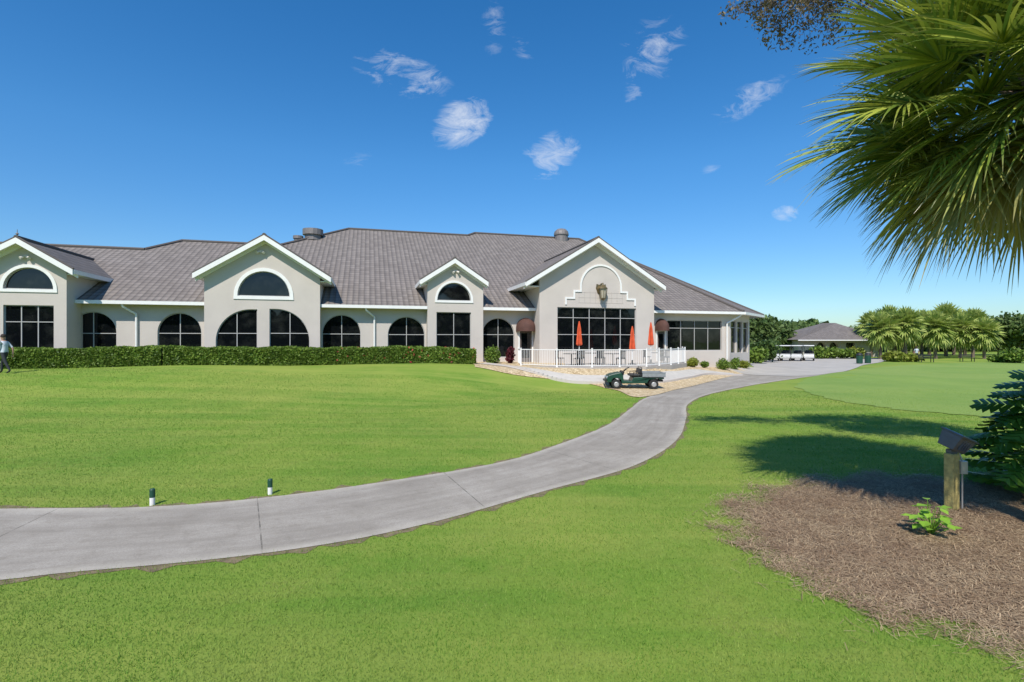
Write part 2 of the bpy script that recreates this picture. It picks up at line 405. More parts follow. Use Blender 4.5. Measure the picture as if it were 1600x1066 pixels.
o, MLP = drape('mulch_bed', ML, MT['straw'], .012, .4, .08, .30); meta(o, 'brown pine straw mulch bed on the lawn', 'mulch', kind='structure')

# grass blades
def fan_scatter(n, y0, y1, pw):
    t = rng.random(n); Y = (y0**pw+t*(y1**pw-y0**pw))**(1/pw)
    X = (rng.random(n)*2-1)*(Y*1.12+1.0); return X, Y
n = 440000
X, Y = fan_scatter(n, 2.8, 26, .25)
PP = np.vstack([FEc, NEc[::-1]])
jx = X+rng.normal(0, .035, n); jy = Y+rng.normal(0, .035, n)
wgx = .16*np.sin(X*5.1+Y*2)+.1*np.sin(Y*11+X*3); wgy = .14*np.sin(Y*4.7-X*6)
keep = ~inpoly(jx, jy, PP) & ~inpoly(X+wgx+rng.normal(0,.17,n), Y+wgy+rng.normal(0,.17,n), MLP) & ~inpoly(jx, jy, GRP)
X, Y = X[keep], Y[keep]; n = len(X); Z = hgt_(X, Y)
a = rng.random(n)*2*math.pi; L = (.012+.016*rng.random(n))*(1+Y*.03); w = .0022*(1+Y*.16)
lean = 1.1*L*rng.random(n); la = rng.random(n)*6.283
V = np.empty((n,3,3)); V[:,0] = np.stack([X-np.cos(a)*w, Y-np.sin(a)*w, Z-.002], 1)
V[:,1] = np.stack([X+np.cos(a)*w, Y+np.sin(a)*w, Z-.002], 1)
V[:,2] = np.stack([X+np.cos(la)*lean, Y+np.sin(la)*lean, Z+L], 1)
o = np_obj('grass', V.reshape(-1,3), np.arange(3*n).reshape(-1,3), MT['blade']); meta(o, 'short mown grass blades of the lawn', 'grass', kind='stuff')
n = 110000
xs = MLP[:,0]; ys = MLP[:,1]
X = rng.uniform(xs.min()-.6, xs.max(), n*2); Y = rng.uniform(ys.min()-.6, ys.max()+.5, n*2)
wgx = .16*np.sin(X*5.1+Y*2)+.1*np.sin(Y*11+X*3); wgy = .14*np.sin(Y*4.7-X*6); spread_ = np.where(rng.random(2*n) < .10, .35, .14)
k = inpoly(X+wgx+rng.normal(0,1,2*n)*spread_, Y+wgy+rng.normal(0,1,2*n)*spread_, MLP) & (X < Y*1.2+1.2); X, Y = X[k], Y[k]; n = len(X)
a = rng.random(n)*6.283; L = .025+.05*rng.random(n); w = .0014+.0016*rng.random(n)
z0 = hgt_(X, Y)+.016+.022*rng.random(n); dz = rng.normal(0, .008, n)
dx, dy = np.cos(a), np.sin(a)
V = np.empty((n,4,3))
V[:,0] = np.stack([X-dx*L-dy*w, Y-dy*L+dx*w, z0-dz], 1); V[:,1] = np.stack([X-dx*L+dy*w, Y-dy*L-dx*w, z0-dz], 1)
V[:,2] = np.stack([X+dx*L+dy*w, Y+dy*L-dx*w, z0+dz], 1); V[:,3] = np.stack([X+dx*L-dy*w, Y+dy*L+dx*w, z0+dz], 1)
o = np_obj('pine_straw', V.reshape(-1,3), np.arange(4*n).reshape(-1,4), MT['needle']); meta(o, 'loose dry brown pine needles', 'pine straw', kind='stuff')

# ------------------------------------------------------------------ building
def B(s, f, z): return Vector((s*c_+f*s_, Y0+s*s_-f*c_, z))
def depth(px, f): return (Y0-f/c_)/(1-.28*(px-800)/800)
def SP(px, f=0):
    Yd = depth(px, f); X = (px-800)/800*Yd; return X*c_+(Yd-Y0)*s_
def ZP(px, py, f=0): return EYE+(533-py)/800*depth(px, f)
EZ = 4.82; PIT = .5
club = top('clubhouse', B(0,0,.8), 'long grey stucco clubhouse with tiled roof, gables and arched windows', 'building')
def topfn(shape, s0, s1, z0, z1):
    a = (s1-s0)/2; sc = (s0+s1)/2
    if shape == 'arch': return lambda s: z1-a+math.sqrt(max(0, a*a-(s-sc)**2))
    if shape == 'lun': return lambda s: z0+(z1-z0)*math.sqrt(max(0, 1-((s-sc)/a)**2))
    R = (s1-s0)*.85
    if shape == 'ql': return lambda s: z1 if s > s0+R else z1-R+math.sqrt(max(0, R*R-(s0+R-s)**2))
    if shape == 'qr': return lambda s: z1 if s < s1-R else z1-R+math.sqrt(max(0, R*R-(s-s1+R)**2))
    return lambda s: z1
def outline(shape, s0, s1, z0, z1):
    if shape == 'rect': return [(s0,z0),(s1,z0),(s1,z1),(s0,z1)]
    fn = topfn(shape, s0, s1, z0, z1); sc = (s0+s1)/2; a = (s1-s0)/2
    pts = [(s0,z0),(s1,z0)]
    for i in range(0, 21):
        s = sc+a*math.cos(math.pi*i/20); z = fn(s)
        if abs(z-z0) < 1e-4: continue
        pts.append((s, z))
    return pts
def inset(o, w):
    n = len(o); out = []
    for i in range(n):
        p0, p1, p2 = Vector(o[i-1]), Vector(o[i]), Vector(o[(i+1) % n])
        d1 = (p1-p0); d2 = (p2-p1)
        if d1.length < 1e-5: d1 = d2
        if d2.length < 1e-5: d2 = d1
        d1.normalize(); d2.normalize()
        n1 = Vector((-d1.y, d1.x)); n2 = Vector((-d2.y, d2.x)); m_ = n1+n2
        if m_.length < 1e-4: m_ = n1
        m_.normalize(); k = w/max(.5, m_.dot(n1)); out.append((p1.x+m_.x*k, p1.y+m_.y*k))
    return out
def ring(mb, mp, A, C, f, back):
    n = len(A)
    vs = [mp(s,f,z) for s,z in A]+[mp(s,f,z) for s,z in C]+[mp(s,back,z) for s,z in C]+[mp(s,back,z) for s,z in A]
    fs = []
    for i in range(n):
        j = (i+1) % n; fs += [(i,j,n+j,n+i),(n+i,n+j,2*n+j,2*n+i),(i,j,3*n+j,3*n+i)]
    mb.add(vs, fs)
def window(mp, shape, s0, s1, z0, z1, f, cols, rows, trim=0, bar=.022, wlabel=None):
    ol = outline(shape, s0, s1, z0, z1); fn = topfn(shape, s0, s1, z0, z1)
    g = MB(); n = len(ol); g.add([mp(s, f-.15, z) for s, z in ol], [tuple(range(n))])
    w = g.build('window', MT['glass'], club)
    if wlabel: w['label'] = wlabel
    fr = MB(); ring(fr, mp, ol, inset(ol, .045), f-.09, f-.145)
    for i in range(1, cols):
        s = s0+(s1-s0)*i/cols; fr.mbox(mp, s-bar, s+bar, f-.14, f-.095, z0+.05, fn(s)-.04)
    for z in rows:
        ss = [s0+(s1-s0)*k/200 for k in range(201) if fn(s0+(s1-s0)*k/200) > z]
        if ss: fr.mbox(mp, ss[0]+.03, ss[-1]-.03, f-.138, f-.098, z-bar, z+bar)
    fr.build('frame', MT['frame'], w)
    if trim:
        t = MB(); ring(t, mp, inset(ol, -trim), ol, f+.05, f-.01); t.build('trim', MT['white'], w)
    return ol
def panel(mb, mp, outer, holes, f, dep=.2):
    loops = [outer]+holes
    tri = tessellate_polygon([[Vector((s, z, 0)) for s, z in lp] for lp in loops])
    flat = [q for lp in loops for q in lp]
    mb.add([mp(s, f, z) for s, z in flat], [tuple(t) for t in tri])
    for hl in holes:
        n = len(hl)
        mb.add([mp(s,f,z) for s,z in hl]+[mp(s,f-dep,z) for s,z in hl], [(i,(i+1)%n,n+(i+1)%n,n+i) for i in range(n)])
ZB = 1.35
def mainwall(pa, pb, items, f=0, mp=B):
    sa, sb = (SP(pa[0], pa[1]), SP(pb[0], pb[1])); mb = MB(); holes = []
    for it in items:
        shape, x0, x1, yt, yb, cols, rowsy = it
        xm = (x0+x1)/2; s0, s1 = SP(x0, f), SP(x1, f); z1 = ZP(xm, yt, f); z0 = ZB if yb is None else ZP(xm, yb, f)
        holes.append(window(B, shape, s0, s1, z0, z1, f, cols, [ZP(xm, r, f) for r in rowsy]))
    panel(mb, B, [(sa,-.3),(sb,-.3),(sb,EZ),(sa,EZ)], holes, f)
    mb.build('wall', MT['stucco'], club)
mainwall((104,1.5), (319,.9), [('arch',107,182,487,None,2,[521]),('arch',246,315,489,None,2,[521])])
mainwall((500,.9), (668,.7), [('arch',503,564,492,None,2,[522]),('arch',606,664,495,None,2,[523])])
mainwall((755,.7), (843,1.5), [('arch',753,804,497,None,2,[523])])
mainwall((1022,1.5), (1140,0), [('rect',1043,1128,501,548,4,[513])])

def gable(wl, wr, ax, ay, el, er, fw, items, fo=.55, eshift=0):
    f2 = fw+fo
    sl, sr = SP(wl, fw), SP(wr, fw); sa, za = SP(ax, f2), ZP(ax, ay, f2)
    if el: sL = SP(el[0], f2)
    sR = SP(er[0], f2)
    zE = ZP(er[0], er[1], f2)
    if el: zE = (zE+ZP(el[0], el[1], f2))/2
    sa = (sL+sR)/2 if el else sa
    if not el: sL = 2*sa-sR; sl = 2*sa-sr
    half = (sR-sL)/2; slope = (za-zE)/half
    ztop = lambda s: za-slope*abs(s-sa)-.16
    mb = MB(); holes = []
    for it in items:
        shape, x0, x1, yt, yb, cols, rowsy = it[:7]; tr = it[7] if len(it) > 7 else 0
        xm = (x0+x1)/2; s0, s1 = SP(x0, fw), SP(x1, fw); z1 = ZP(xm, yt, fw); z0 = ZB if yb is None else ZP(xm, yb, fw)
        holes.append(window(B, shape, s0, s1, z0, z1, fw, cols, [ZP(xm, r, fw) for r in rowsy], trim=tr))
    panel(mb, B, [(sl,-.3),(sr,-.3),(sr,ztop(sr)),(sa,ztop(sa)),(sl,ztop(sl))], holes, fw)
    rb = (za-EZ)/PIT+.4; re = max(.2, (zE-EZ)/PIT+.6)
    for s in (sl, sr):
        mb.add([B(s,fw,-.3),B(s,-re,-.3),B(s,-re,ztop(s)),B(s,fw,ztop(s))], [(0,1,2,3)])
    mb.build('wall', MT['stucco'], club)
    r = MB(); t = .10
    for sg, se in ((-1, sL), (1, sR)):
        L = math.hypot(half, za-zE)
        vs = [B(se,f2,zE),B(sa,f2,za),B(sa,-rb,za),B(se,-rb,zE)]
        r.add(vs, [(0,1,2,3)], [(f2,0),(f2,L),(-rb,L),(-rb,0)])
        r.add([v-Vector((0,0,t)) for v in vs], [(0,1,2,3)], [(0,0)]*4)
        r.add([vs[0],vs[1],vs[1]-Vector((0,0,t)),vs[0]-Vector((0,0,t))], [(0,1,2,3)], [(0,.1)]*4)
        r.add([vs[0],vs[3],vs[3]-Vector((0,0,t)),vs[0]-Vector((0,0,t))], [(0,1,2,3)], [(0,.1)]*4)
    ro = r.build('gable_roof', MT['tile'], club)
    cap = MB(); p0 = B(sa,f2+.02,za+.02); p1 = B(sa,-rb,za+.02); cap.cyl(p0, p1, .11, .11, 8)
    for se in (sL, sR): cap.cyl(B(se,f2-.04,zE+.03), B(sa,f2-.04,za+.03), .07, .07, 6)
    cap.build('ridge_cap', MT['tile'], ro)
    fb = MB()
    for sg, se in ((-1, sL), (1, sR)):
        def bd(fa, fb_, up, dn, ov=0):
            z0a, z0b = za-up, zE-up
            A = [(se,z0b),(sa,z0a),(sa,z0a-dn),(se,z0b-dn)]
            fb.hexa([B(A[3][0],fa,A[3][1]),B(A[2][0],fa,A[2][1]),B(A[2][0],fb_,A[2][1]),B(A[3][0],fb_,A[3][1]),
                     B(A[0][0],fa,A[0][1]),B(A[1][0],fa,A[1][1]),B(A[1][0],fb_,A[1][1]),B(A[0][0],fb_,A[0][1])])
        bd(f2+.05, f2-.03, .012, .30)
        bd(fw+.09, fw+.006, .165, .26)
        bd(f2-.031, fw-.02, .13, .05)
        fb.mbox(B, se-.04 if sg < 0 else se-.02, se+.02 if sg < 0 else se+.04, -re, f2-.04, zE-.24, zE-.005)
        wside = sl if sg < 0 else sr
        a_, b_ = sorted((se, wside)); fb.mbox(B, a_+.01, b_-.01, -re, fw-.03, zE-.24, zE-.18)
    fb.build('fascia', MT['white'], club)
    return sl, sr, sa, za, zE
gable(-55, 104, 25, 371, None, (114,421), 1.5, [('rect',5,84,477,None,3,[503]),('lun',5,84,418,452,1,[],.16)])
g1 = gable(319, 500, 408, 367, (301,423), (517,437), .9, [('ql',337,402,483,None,2,[521]),('qr',421,484,483,None,2,[521]),('lun',371,453,424,463,1,[],.2)])
g2 = gable(668, 755, 712, 404, (657,438), (763,440), .7, [('rect',682,736,488,None,2,[523]),('lun',683,736,442,470,1,[],.14)], .4)
g3 = gable(843, 1022, 941, 372, (822,443), (1040,445), 1.5, [('rect',871,994,481,549,5,[497,523])], .6)
def RP(s, r): return B(s, -r, EZ+PIT*(r+.6))
roof = MB()
fr_pts = [(SP(-130,.6),-.6),(SP(1162,.6),-.6),(SP(905,-17),17),(SP(742,-17),17),(SP(731,-16),16),(SP(545,-16),16),(SP(437,-10.3),10.3),(SP(285,-10.3),10.3),(SP(226,-8),8),(SP(-260,-8),8)]
k_ = math.sqrt(1+PIT*PIT)
roof.add([RP(s, r) for s, r in fr_pts], [tuple(range(len(fr_pts)))], [(s, r*k_) for s, r in fr_pts])
A_ = RP(*fr_pts[1]); E_ = RP(*fr_pts[2]); sB = SP(1193,-3.4); Bp = B(sB, 3.4*-1, EZ)
Cb = B(sB, -34, EZ); H1 = (E_-(A_+Bp)/2).length
roof.add([A_,Bp,E_], [(0,1,2)], [(0,0),((Bp-A_).length,0),((Bp-A_).length/2,H1)])
roof.add([Bp,Cb,E_], [(0,1,2)], [(0,0),(28,0),(14,14)])
tp = fr_pts[2:]
for i in range(len(tp)-1):
    a, b2 = tp[i], tp[i+1]
    roof.add([RP(*a), RP(*b2), B(b2[0], -(2*b2[1]+.6), EZ), B(a[0], -(2*a[1]+.6), EZ)], [(0,1,2,3)], [(a[0],0),(b2[0],0),(b2[0],15),(a[0],15)])
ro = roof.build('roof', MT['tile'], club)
cap = MB()
for i in range(1, len(fr_pts)-1):
    a, b2 = fr_pts[i], fr_pts[i+1]
    cap.cyl(RP(*a)+Vector((0,0,.03)), RP(*b2)+Vector((0,0,.03)), .13, .13, 7)
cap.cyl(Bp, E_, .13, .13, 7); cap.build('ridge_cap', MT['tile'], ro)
def vent(px, py, r, h, f, dome=False):
    s = SP(px, f); z = ZP(px, py, f); mb = MB(); c0 = B(s, f, z)
    if dome:
        mb.cyl(c0-Vector((0,0,1.6)), c0-Vector((0,0,.6)), r*.9, r*.9, 14)
        mb.lathe(c0-Vector((0,0,.62)), [(r*1.0,-.15),(r*1.0,.0),(r*.92,.25),(r*.6,.5),(.01,.62)], 16)
    else:
        mb.cyl(c0-Vector((0,0,h+.6)), c0-Vector((0,0,h*.5)), r*.8, r*.8, 16); mb.cyl(c0-Vector((0,0,h*.5)), c0, r, r, 16)
        mb.cyl(c0-Vector((0,0,h)), c0-Vector((0,0,h*.9)), r*1.05, r*1.05, 16)
    mb.build('roof_vent', MT['metal'], ro)
vent(489, 359, .85, 1.0, -13); vent(466, 369, .42, .5, -12.5); vent(877, 357, .8, 1, -16.6, True)
def seg(mb, p, q, w, z0, z1):
    p = Vector(p); q = Vector(q); d = (q-p); d.z = 0; n_ = Vector((-d.y, d.x, 0)).normalized()*w/2
    mb.hexa([Vector((*(p-n_).xy, z0)),Vector((*(q-n_).xy, z0)),Vector((*(q+n_).xy, z0)),Vector((*(p+n_).xy, z0)),
             Vector((*(p-n_).xy, z1)),Vector((*(q-n_).xy, z1)),Vector((*(q+n_).xy, z1)),Vector((*(p+n_).xy, z1))])
for a, b2 in [((104,1.5),(319,.9)),((500,.9),(668,.7)),((755,.7),(843,1.5)),((1022,1.5),(1162,.6))]:
    sa, sb = SP(*a)+.01, SP(*b2)-.01; ev = MB()
    ev.mbox(B, sa, sb, .56, .72, EZ-.2, EZ-.005); ev.mbox(B, sa, sb, .01, .559, EZ-.16, EZ-.10); ev.build('gutter', MT['white'], club)
ev = MB(); seg(ev, A_+Vector((.1,0,0)), Bp, .16, EZ-.2, EZ-.006); ev.build('gutter', MT['white'], club)
ev = MB(); seg(ev, Bp, Cb, .16, EZ-.201, EZ-.007); ev.build('gutter', MT['white'], club)
sE = SP(1140,0); P0 = B(sE,0,0); P1 = B(SP(1171,-2.9),-2.9,0); dd = (P1-P0); LC = dd.length; dd.normalize(); nn = Vector((dd.y,-dd.x,0))
def BC(s, f, z): return Vector((P0.x+dd.x*s+nn.x*f, P0.y+dd.y*s+nn.y*f, z))
hs = [window(BC, 'rect', .35+i*(LC-.5)/3, .35+(i+1)*(LC-.5)/3-.25, 1.5, 4.15, 0, 1, [3.6]) for i in range(3)]
mb = MB(); panel(mb, BC, [(0,-.3),(LC,-.3),(LC,EZ),(0,EZ)], hs, 0)
e1 = B(SP(1171,-2.9),-2.9,0); e2 = B(SP(1171,-2.9),-30,0)
mb.add([e1-Vector((0,0,.3)), e2-Vector((0,0,.3)), e2+Vector((0,0,EZ)), e1+Vector((0,0,EZ))], [(0,1,2,3)])
mb.build('wall', MT['stucco'], club)
sf = MB(); sf.add([A_-Vector((0,0,.13)), Bp-Vector((0,0,.13)), Vector((P1.x,P1.y,EZ-.13)), Vector((P0.x,P0.y,EZ-.13))], [(0,1,2,3)]); sf.build('soffit', MT['soffit'], club)
def spout(px, f=.12):
    s = SP(px, f); mb = MB()
    mb.tube([B(s-.55,.6,EZ-.2), B(s-.5,.55,EZ-.35), B(s,f,EZ-.75), B(s,f,.5)], [.06]*4, 8); mb.build('downspout', MT['white'], club)
spout(213); spout(585)
mb = MB(); s = SP(1134,.1); mb.tube([B(s+1.1,.55,EZ-.2), B(s+1.0,.5,EZ-.35), B(s+.1,.12,EZ-.9), B(s+.1,.12,.4)], [.06]*4, 8); mb.build('downspout', MT['white'], club)
def awn(px0, px1, py0, py1, f):
    s0, s1 = SP(px0,f), SP(px1,f); xm = (px0+px1)/2; zt, zb = ZP(xm,py0,f), ZP(xm,py1,f); sc = (s0+s1)/2; a = (s1-s0)/2
    mb = MB(); na, nb = 14, 7; vs = []; fs = []
    for i in range(nb+1):
        e = math.pi/2*i/nb
        for j in range(na+1):
            q = math.pi*j/na; vs.append(B(sc-a*math.cos(q)*math.cos(e), f+.02+.9*math.sin(q)*math.cos(e), zb+.22+(zt-zb-.22)*math.sin(e)))
    for j in range(na+1):
        q = math.pi*j/na; vs.append(B(sc-a*math.cos(q), f+.02+.9*math.sin(q), zb))
    for i in range(nb):
        for j in range(na): fs.append((i*(na+1)+j, i*(na+1)+j+1, (i+1)*(na+1)+j+1, (i+1)*(na+1)+j))
    k0 = (nb+1)*(na+1)
    for j in range(na): fs.append((j, j+1, k0+j+1, k0+j))
    mb.add(vs, fs); mb.build('awning', MT['awning'], club, smooth=True)
    dr = MB(); w = a*.62; dr.mbox(B, sc-w, sc+w, f+.005, f+.05, .95, 3.2)
    d = dr.build('door', MT['door'], club)
    g = MB(); g.mbox(B, sc-w+.12, sc+w-.12, f+.051, f+.06, 1.3, 3.05); g.build('glass', MT['glass'], d)
    fr = MB()
    fr.mbox(B, sc-w-.1, sc-w-.002, f+.003, f+.08, .9, 3.3); fr.mbox(B, sc+w+.002, sc+w+.1, f+.003, f+.08, .9, 3.3); fr.mbox(B, sc-w-.1, sc+w+.1, f+.003, f+.08, 3.302, 3.4)
    fr.build('frame', MT['white'], d)
    hd = MB(); hd.cyl(B(sc+w-.06,f+.12,1.9), B(sc+w-.06,f+.12,2.25), .018); hd.build('handle', MT['brass'], d)
awn(806, 836, 497, 518, 0); awn(1023, 1041, 498, 517, 0)
f = 1.5
def pt(px, py): return (SP(px,f), ZP(938,py,f))
pl = [pt(884,476),pt(884,467),pt(897,467),pt(897,456),pt(908,456),pt(908,449)]
sc = SP(939,f); zc = ZP(938,449,f); R = pt(970,449)[0]-sc
pl[-1] = (sc-R, zc); pl[-2] = (sc-R, pl[-2][1])
arc = [(sc+R*math.cos(math.pi-math.pi*i/20), zc+R*math.sin(math.pi*i/20)) for i in range(1,20)]
pl2 = pl+arc+[(2*sc-x, z) for x, z in reversed(pl)]
mb = MB()
for i in range(len(pl2)-1):
    (x0,z0),(x1,z1) = pl2[i], pl2[i+1]; d = Vector((x1-x0,z1-z0)).normalized(); n_ = Vector((-d.y,d.x))*.06; e = d*.055
    A = [(x0-n_.x-e.x,z0-n_.y-e.y),(x1-n_.x+e.x,z1-n_.y+e.y),(x1+n_.x+e.x,z1+n_.y+e.y),(x0+n_.x-e.x,z0+n_.y-e.y)]
    dz = .06+.0013*(i % 3)
    mb.hexa([B(a[0],f+.004,a[1]) for a in A]+[B(a[0],f+dz,a[1]) for a in A])
mb.build('moulding', MT['white'], club)
mb = MB()
for i in range(-4,5): mb.mbox(B, sc+i*.42-.008, sc+i*.42+.008, f+.001, f+.005, ZP(938,474,f), ZP(938,456,f)-.02)
for py in (458,466,474): mb.mbox(B, sc-1.75, sc+1.75, f+.001, f+.007, ZP(938,py,f)-.008, ZP(938,py,f)+.008)
mb.build('wall_grid', MT['gridline'], club)
mb = MB(); zc2 = ZP(938,452,f)
sh = [(-.28,.36),(-.1,.3),(0,.42),(.1,.3),(.28,.36),(.32,.05),(.22,-.3),(0,-.5),(-.22,-.3),(-.32,.05)]
mb.add([B(sc+x*1.25,f+.04,zc2+z) for x,z in sh]+[B(sc+x*1.25,f+.003,zc2+z) for x,z in sh], [tuple(range(10))]+[(i,(i+1)%10,10+(i+1)%10,10+i) for i in range(10)])
mb.build('crest_emblem', MT['brass'], club)
lt = MB(); zt = ZP(938,447,f+.3); zb = ZP(938,468,f+.3); L0 = B(sc,f+.34,0)
def lz(z): return Vector((L0.x,L0.y,z))
H = zt-zb
lt.lathe(lz(zb), [(.02,-.1),(.14,0),(.21,.06),(.21,.1)], 8); lt.lathe(lz(zt), [(.33,-.2),(.32,-.14),(.16,.0),(.04,.1),(.02,.2)], 8)
for i in range(8):
    a = 2*math.pi*i/8; lt.cyl(lz(zb+.08)+Vector((.21*math.cos(a),.21*math.sin(a),0)), lz(zt-.18)+Vector((.30*math.cos(a),.30*math.sin(a),0)), .016)
lt.cyl(lz(zt+.15), lz(zt+.2), .04); lt.mbox(B, sc-.02, sc+.02, f, f+.36, zt+.18, zt+.22)
lo = lt.build('wall_lantern', MT['brass'], club)
lg = MB(); lg.lathe(lz(zb+.1), [(.16,0),(.24,H-.3)], 8); lg.build('lantern_glass', MT['lampglass'], lo)
for px, py, fw in [(408,393,.9),(42,401,1.5),(712,424,.7)]:
    s = SP(px,fw); z = ZP(px,py,fw); mb = MB(); mb.mbox(B, s-.1, s+.1, fw+.002, fw+.06, z-.08, z+.08)
    for sg in (-1,1):
        p = B(s+sg*.06, fw+.05, z); q = B(s+sg*.2, fw+.22, z-.12); mb.cyl(p, q, .04, .08, 10)
    mb.build('floodlight', MT['moulding'], club)
mb = MB(); zz = ZP(25,371,2.05); s = SP(25,2.0); mb.cyl(B(s,1.9,zz), B(s,1.9,zz+.45), .03, .01); mb.lathe(B(s,1.9,zz+.15), [(.01,0),(.08,.06),(.01,.14)], 8); mb.build('finial', MT['metal'], club)

# ------------------------------------------------------------------ patio
PZ = .95
pat = [(SP(808,1.2),1.2),(SP(812,4.5),4.5),(SP(868,6.6),6.6),(SP(925,7.4),7.4),(SP(1010,7.4),7.4),(SP(1050,5.8),5.8),(SP(1073,3.2),3.2),(SP(1060,.02),.02),(SP(1022,.02),.02),(SP(1022,1.45),1.45),(SP(843,1.45),1.45)]
mb = MB(); n = len(pat)
mb.add([B(s,f_,PZ) for s,f_ in pat]+[B(s,f_,-.2) for s,f_ in pat], [tuple(range(n))]+[(i,(i+1)%n,n+(i+1)%n,n+i) for i in range(n)])
meta(mb.build('patio', MT['patio']), 'raised paved dining patio beside the clubhouse', 'patio', kind='structure')
# low edging kerb and pale walkway curving round the patio
wk = catmull([(SP(752,2.6),3.0),(SP(790,5.2),5.2),(SP(850,7.9),7.9),(SP(925,8.9),8.9),(SP(1015,8.7),8.7),(SP(1065,6.6),6.6),(SP(1100,4.0),4.0),(SP(1150,3.2),3.2)], 10)
V = []; F = []
for i in range(len(wk)):
    t_ = wk[min(i+1,len(wk)-1)]-wk[max(i-1,0)]; t_ = t_/np.hypot(*t_); nrm = np.array((-t_[1], t_[0]))
    for sgn in (-.45,-.15,.15,.45):
        q = wk[i]+nrm*sgn; p = B(q[0], q[1], 0); V.append((p.x, p.y, h1(p.x,p.y)+.055))
F = [(i*4+j, i*4+j+1, (i+1)*4+j+1, (i+1)*4+j) for i in range(len(wk)-1) for j in range(3)]
meta(np_obj('walkway', V, F, MT['walk']), 'pale concrete walkway curving around the patio', 'walkway', kind='structure')
mb = MB()
for i in range(len(wk)-1):
    p = B(wk[i][0], wk[i][1]+.62, 0); q = B(wk[i+1][0], wk[i+1][1]+.62, 0); z = (h1(p.x,p.y)+h1(q.x,q.y))/2
    seg(mb, p, q, .16, z-.15, z+.13)
o = mb.build('garden_edging', MT['stucco']); meta(o, 'low stucco edging wall around the walkway', 'edging wall')
fence = top('patio_railing', B(SP(940,7.2),7.2,PZ), 'white picket railing around the raised patio', 'railing')
fp = [(SP(810,1.9),1.9),(SP(814,4.3),4.3),(SP(870,6.4),6.4),(SP(925,7.2),7.2),(SP(1010,7.2),7.2),(SP(1048,5.6),5.6),(SP(1070,3.2),3.2),(SP(1066,1.2),1.2)]
RH = 1.05
def post_(p):
    mb = MB(); mb.box(p+Vector((0,0,RH/2+.02)), (.075,.075,RH+.04)); mb.box(p+Vector((0,0,RH+.06)), (.1,.1,.03)); mb.box(p+Vector((0,0,.02)), (.12,.12,.04)); mb.build('post', MT['white'], fence)
for i in range(len(fp)-1):
    a, b2 = B(*fp[i], PZ), B(*fp[i+1], PZ); L = (b2-a).length; k = max(1, round(L/2.0)); d = (b2-a).normalized()
    for j in range(k):
        p = a+(b2-a)*j/k; q = a+(b2-a)*(j+1)/k
        post_(p)
        mb = MB(); p2 = p+d*.04; q2 = q-d*.04
        seg(mb, p2, q2, .045, PZ+RH-.045, PZ+RH); seg(mb, p2, q2, .035, PZ+.08, PZ+.115)
        m_ = int((q2-p2).length/.12)
        for t in range(1, m_): mb.box(p2+(q2-p2)*t/m_+Vector((0,0,.09+(RH-.13)/2)), (.018,.018,RH-.155))
        mb.build('railing_panel', MT['white'], fence)
post_(B(*fp[-1], PZ))
def umbrella(px, f, hz):
    p = B(SP(px,f), f, PZ)
    t = top('patio_umbrella', p, 'closed orange patio umbrella standing on the patio', 'umbrella', 'closed patio umbrellas')
    mb = MB(); mb.cyl(p, p+Vector((0,0,hz)), .025, .025); mb.build('pole', MT['white'], t)
    mb = MB(); mb.lathe(p, [(.28,0),(.28,.05),(.06,.09),(.05,.3)], 14); mb.build('base', MT['darkmetal'], t)
    mb = MB(); n = 16; prof = [(.03,hz+.08),(.06,hz-.05),(.12,hz-.4),(.15,hz-.8),(.19,hz-1.2),(.21,hz-1.42),(.13,hz-1.5)]; vs = []
    for r, z in prof:
        for i in range(n): rr = r*(1 if i % 2 else .62); vs.append(p+Vector((rr*math.cos(2*math.pi*i/n), rr*math.sin(2*math.pi*i/n), z)))
    mb.add(vs, [(j*n+i, j*n+(i+1)%n, (j+1)*n+(i+1)%n, (j+1)*n+i) for j in range(len(prof)-1) for i in range(n)]); mb.build('canopy', MT['orange'], t)
umbrella(905, 4.2, 2.75); umbrella(988, 4.6, 2.45); umbrella(1017, 4.0, 2.75)
def table(p):
    t = top('patio_table', p, 'round dark metal patio table', 'table', 'patio tables')
    mb = MB(); mb.lathe(p+Vector((0,0,.72)), [(.01,.0),(.55,0),(.56,.015),(.55,.035),(.01,.035)], 20); mb.build('table_top', MT['darkmetal'], t)
    mb = MB(); mb.cyl(p, p+Vector((0,0,.72)), .035); mb.lathe(p, [(.25,0),(.22,.03),(.04,.08)], 12); mb.build('pedestal', MT['darkmetal'], t)
def chair(p, rz):
    t = top('patio_chair', p, 'dark metal patio chair at a table', 'chair', 'patio chairs'); M = Matrix.Rotation(rz, 3, 'Z')
    mb = MB(); mb.box(p+Vector((0,0,.45)), (.44,.44,.05), M); mb.build('seat', MT['darkmetal'], t)
    mb = MB()
    for i in range(5): mb.box(p+M@Vector((-.16+.08*i,.21,.68)), (.03,.03,.42), M)
    mb.box(p+M@Vector((0,.21,.9)), (.44,.035,.06), M); mb.build('backrest', MT['darkmetal'], t)
    for sx_ in (-1,1):
        for sy in (-1,1):
            mb = MB(); mb.box(p+M@Vector((sx_*.19,sy*.19,.215)), (.035,.035,.43), M); mb.build('leg', MT['darkmetal'], t)
for px, f in [(893,4.6),(958,5.2),(1030,3.6),(925,3.2)]:
    p = B(SP(px,f), f, PZ); table(p)
    for a in (0.4, 2.3, 4.1): chair(p+Vector((.85*math.sin(a), -.85*math.cos(a), 0))*1.0, a+math.pi)

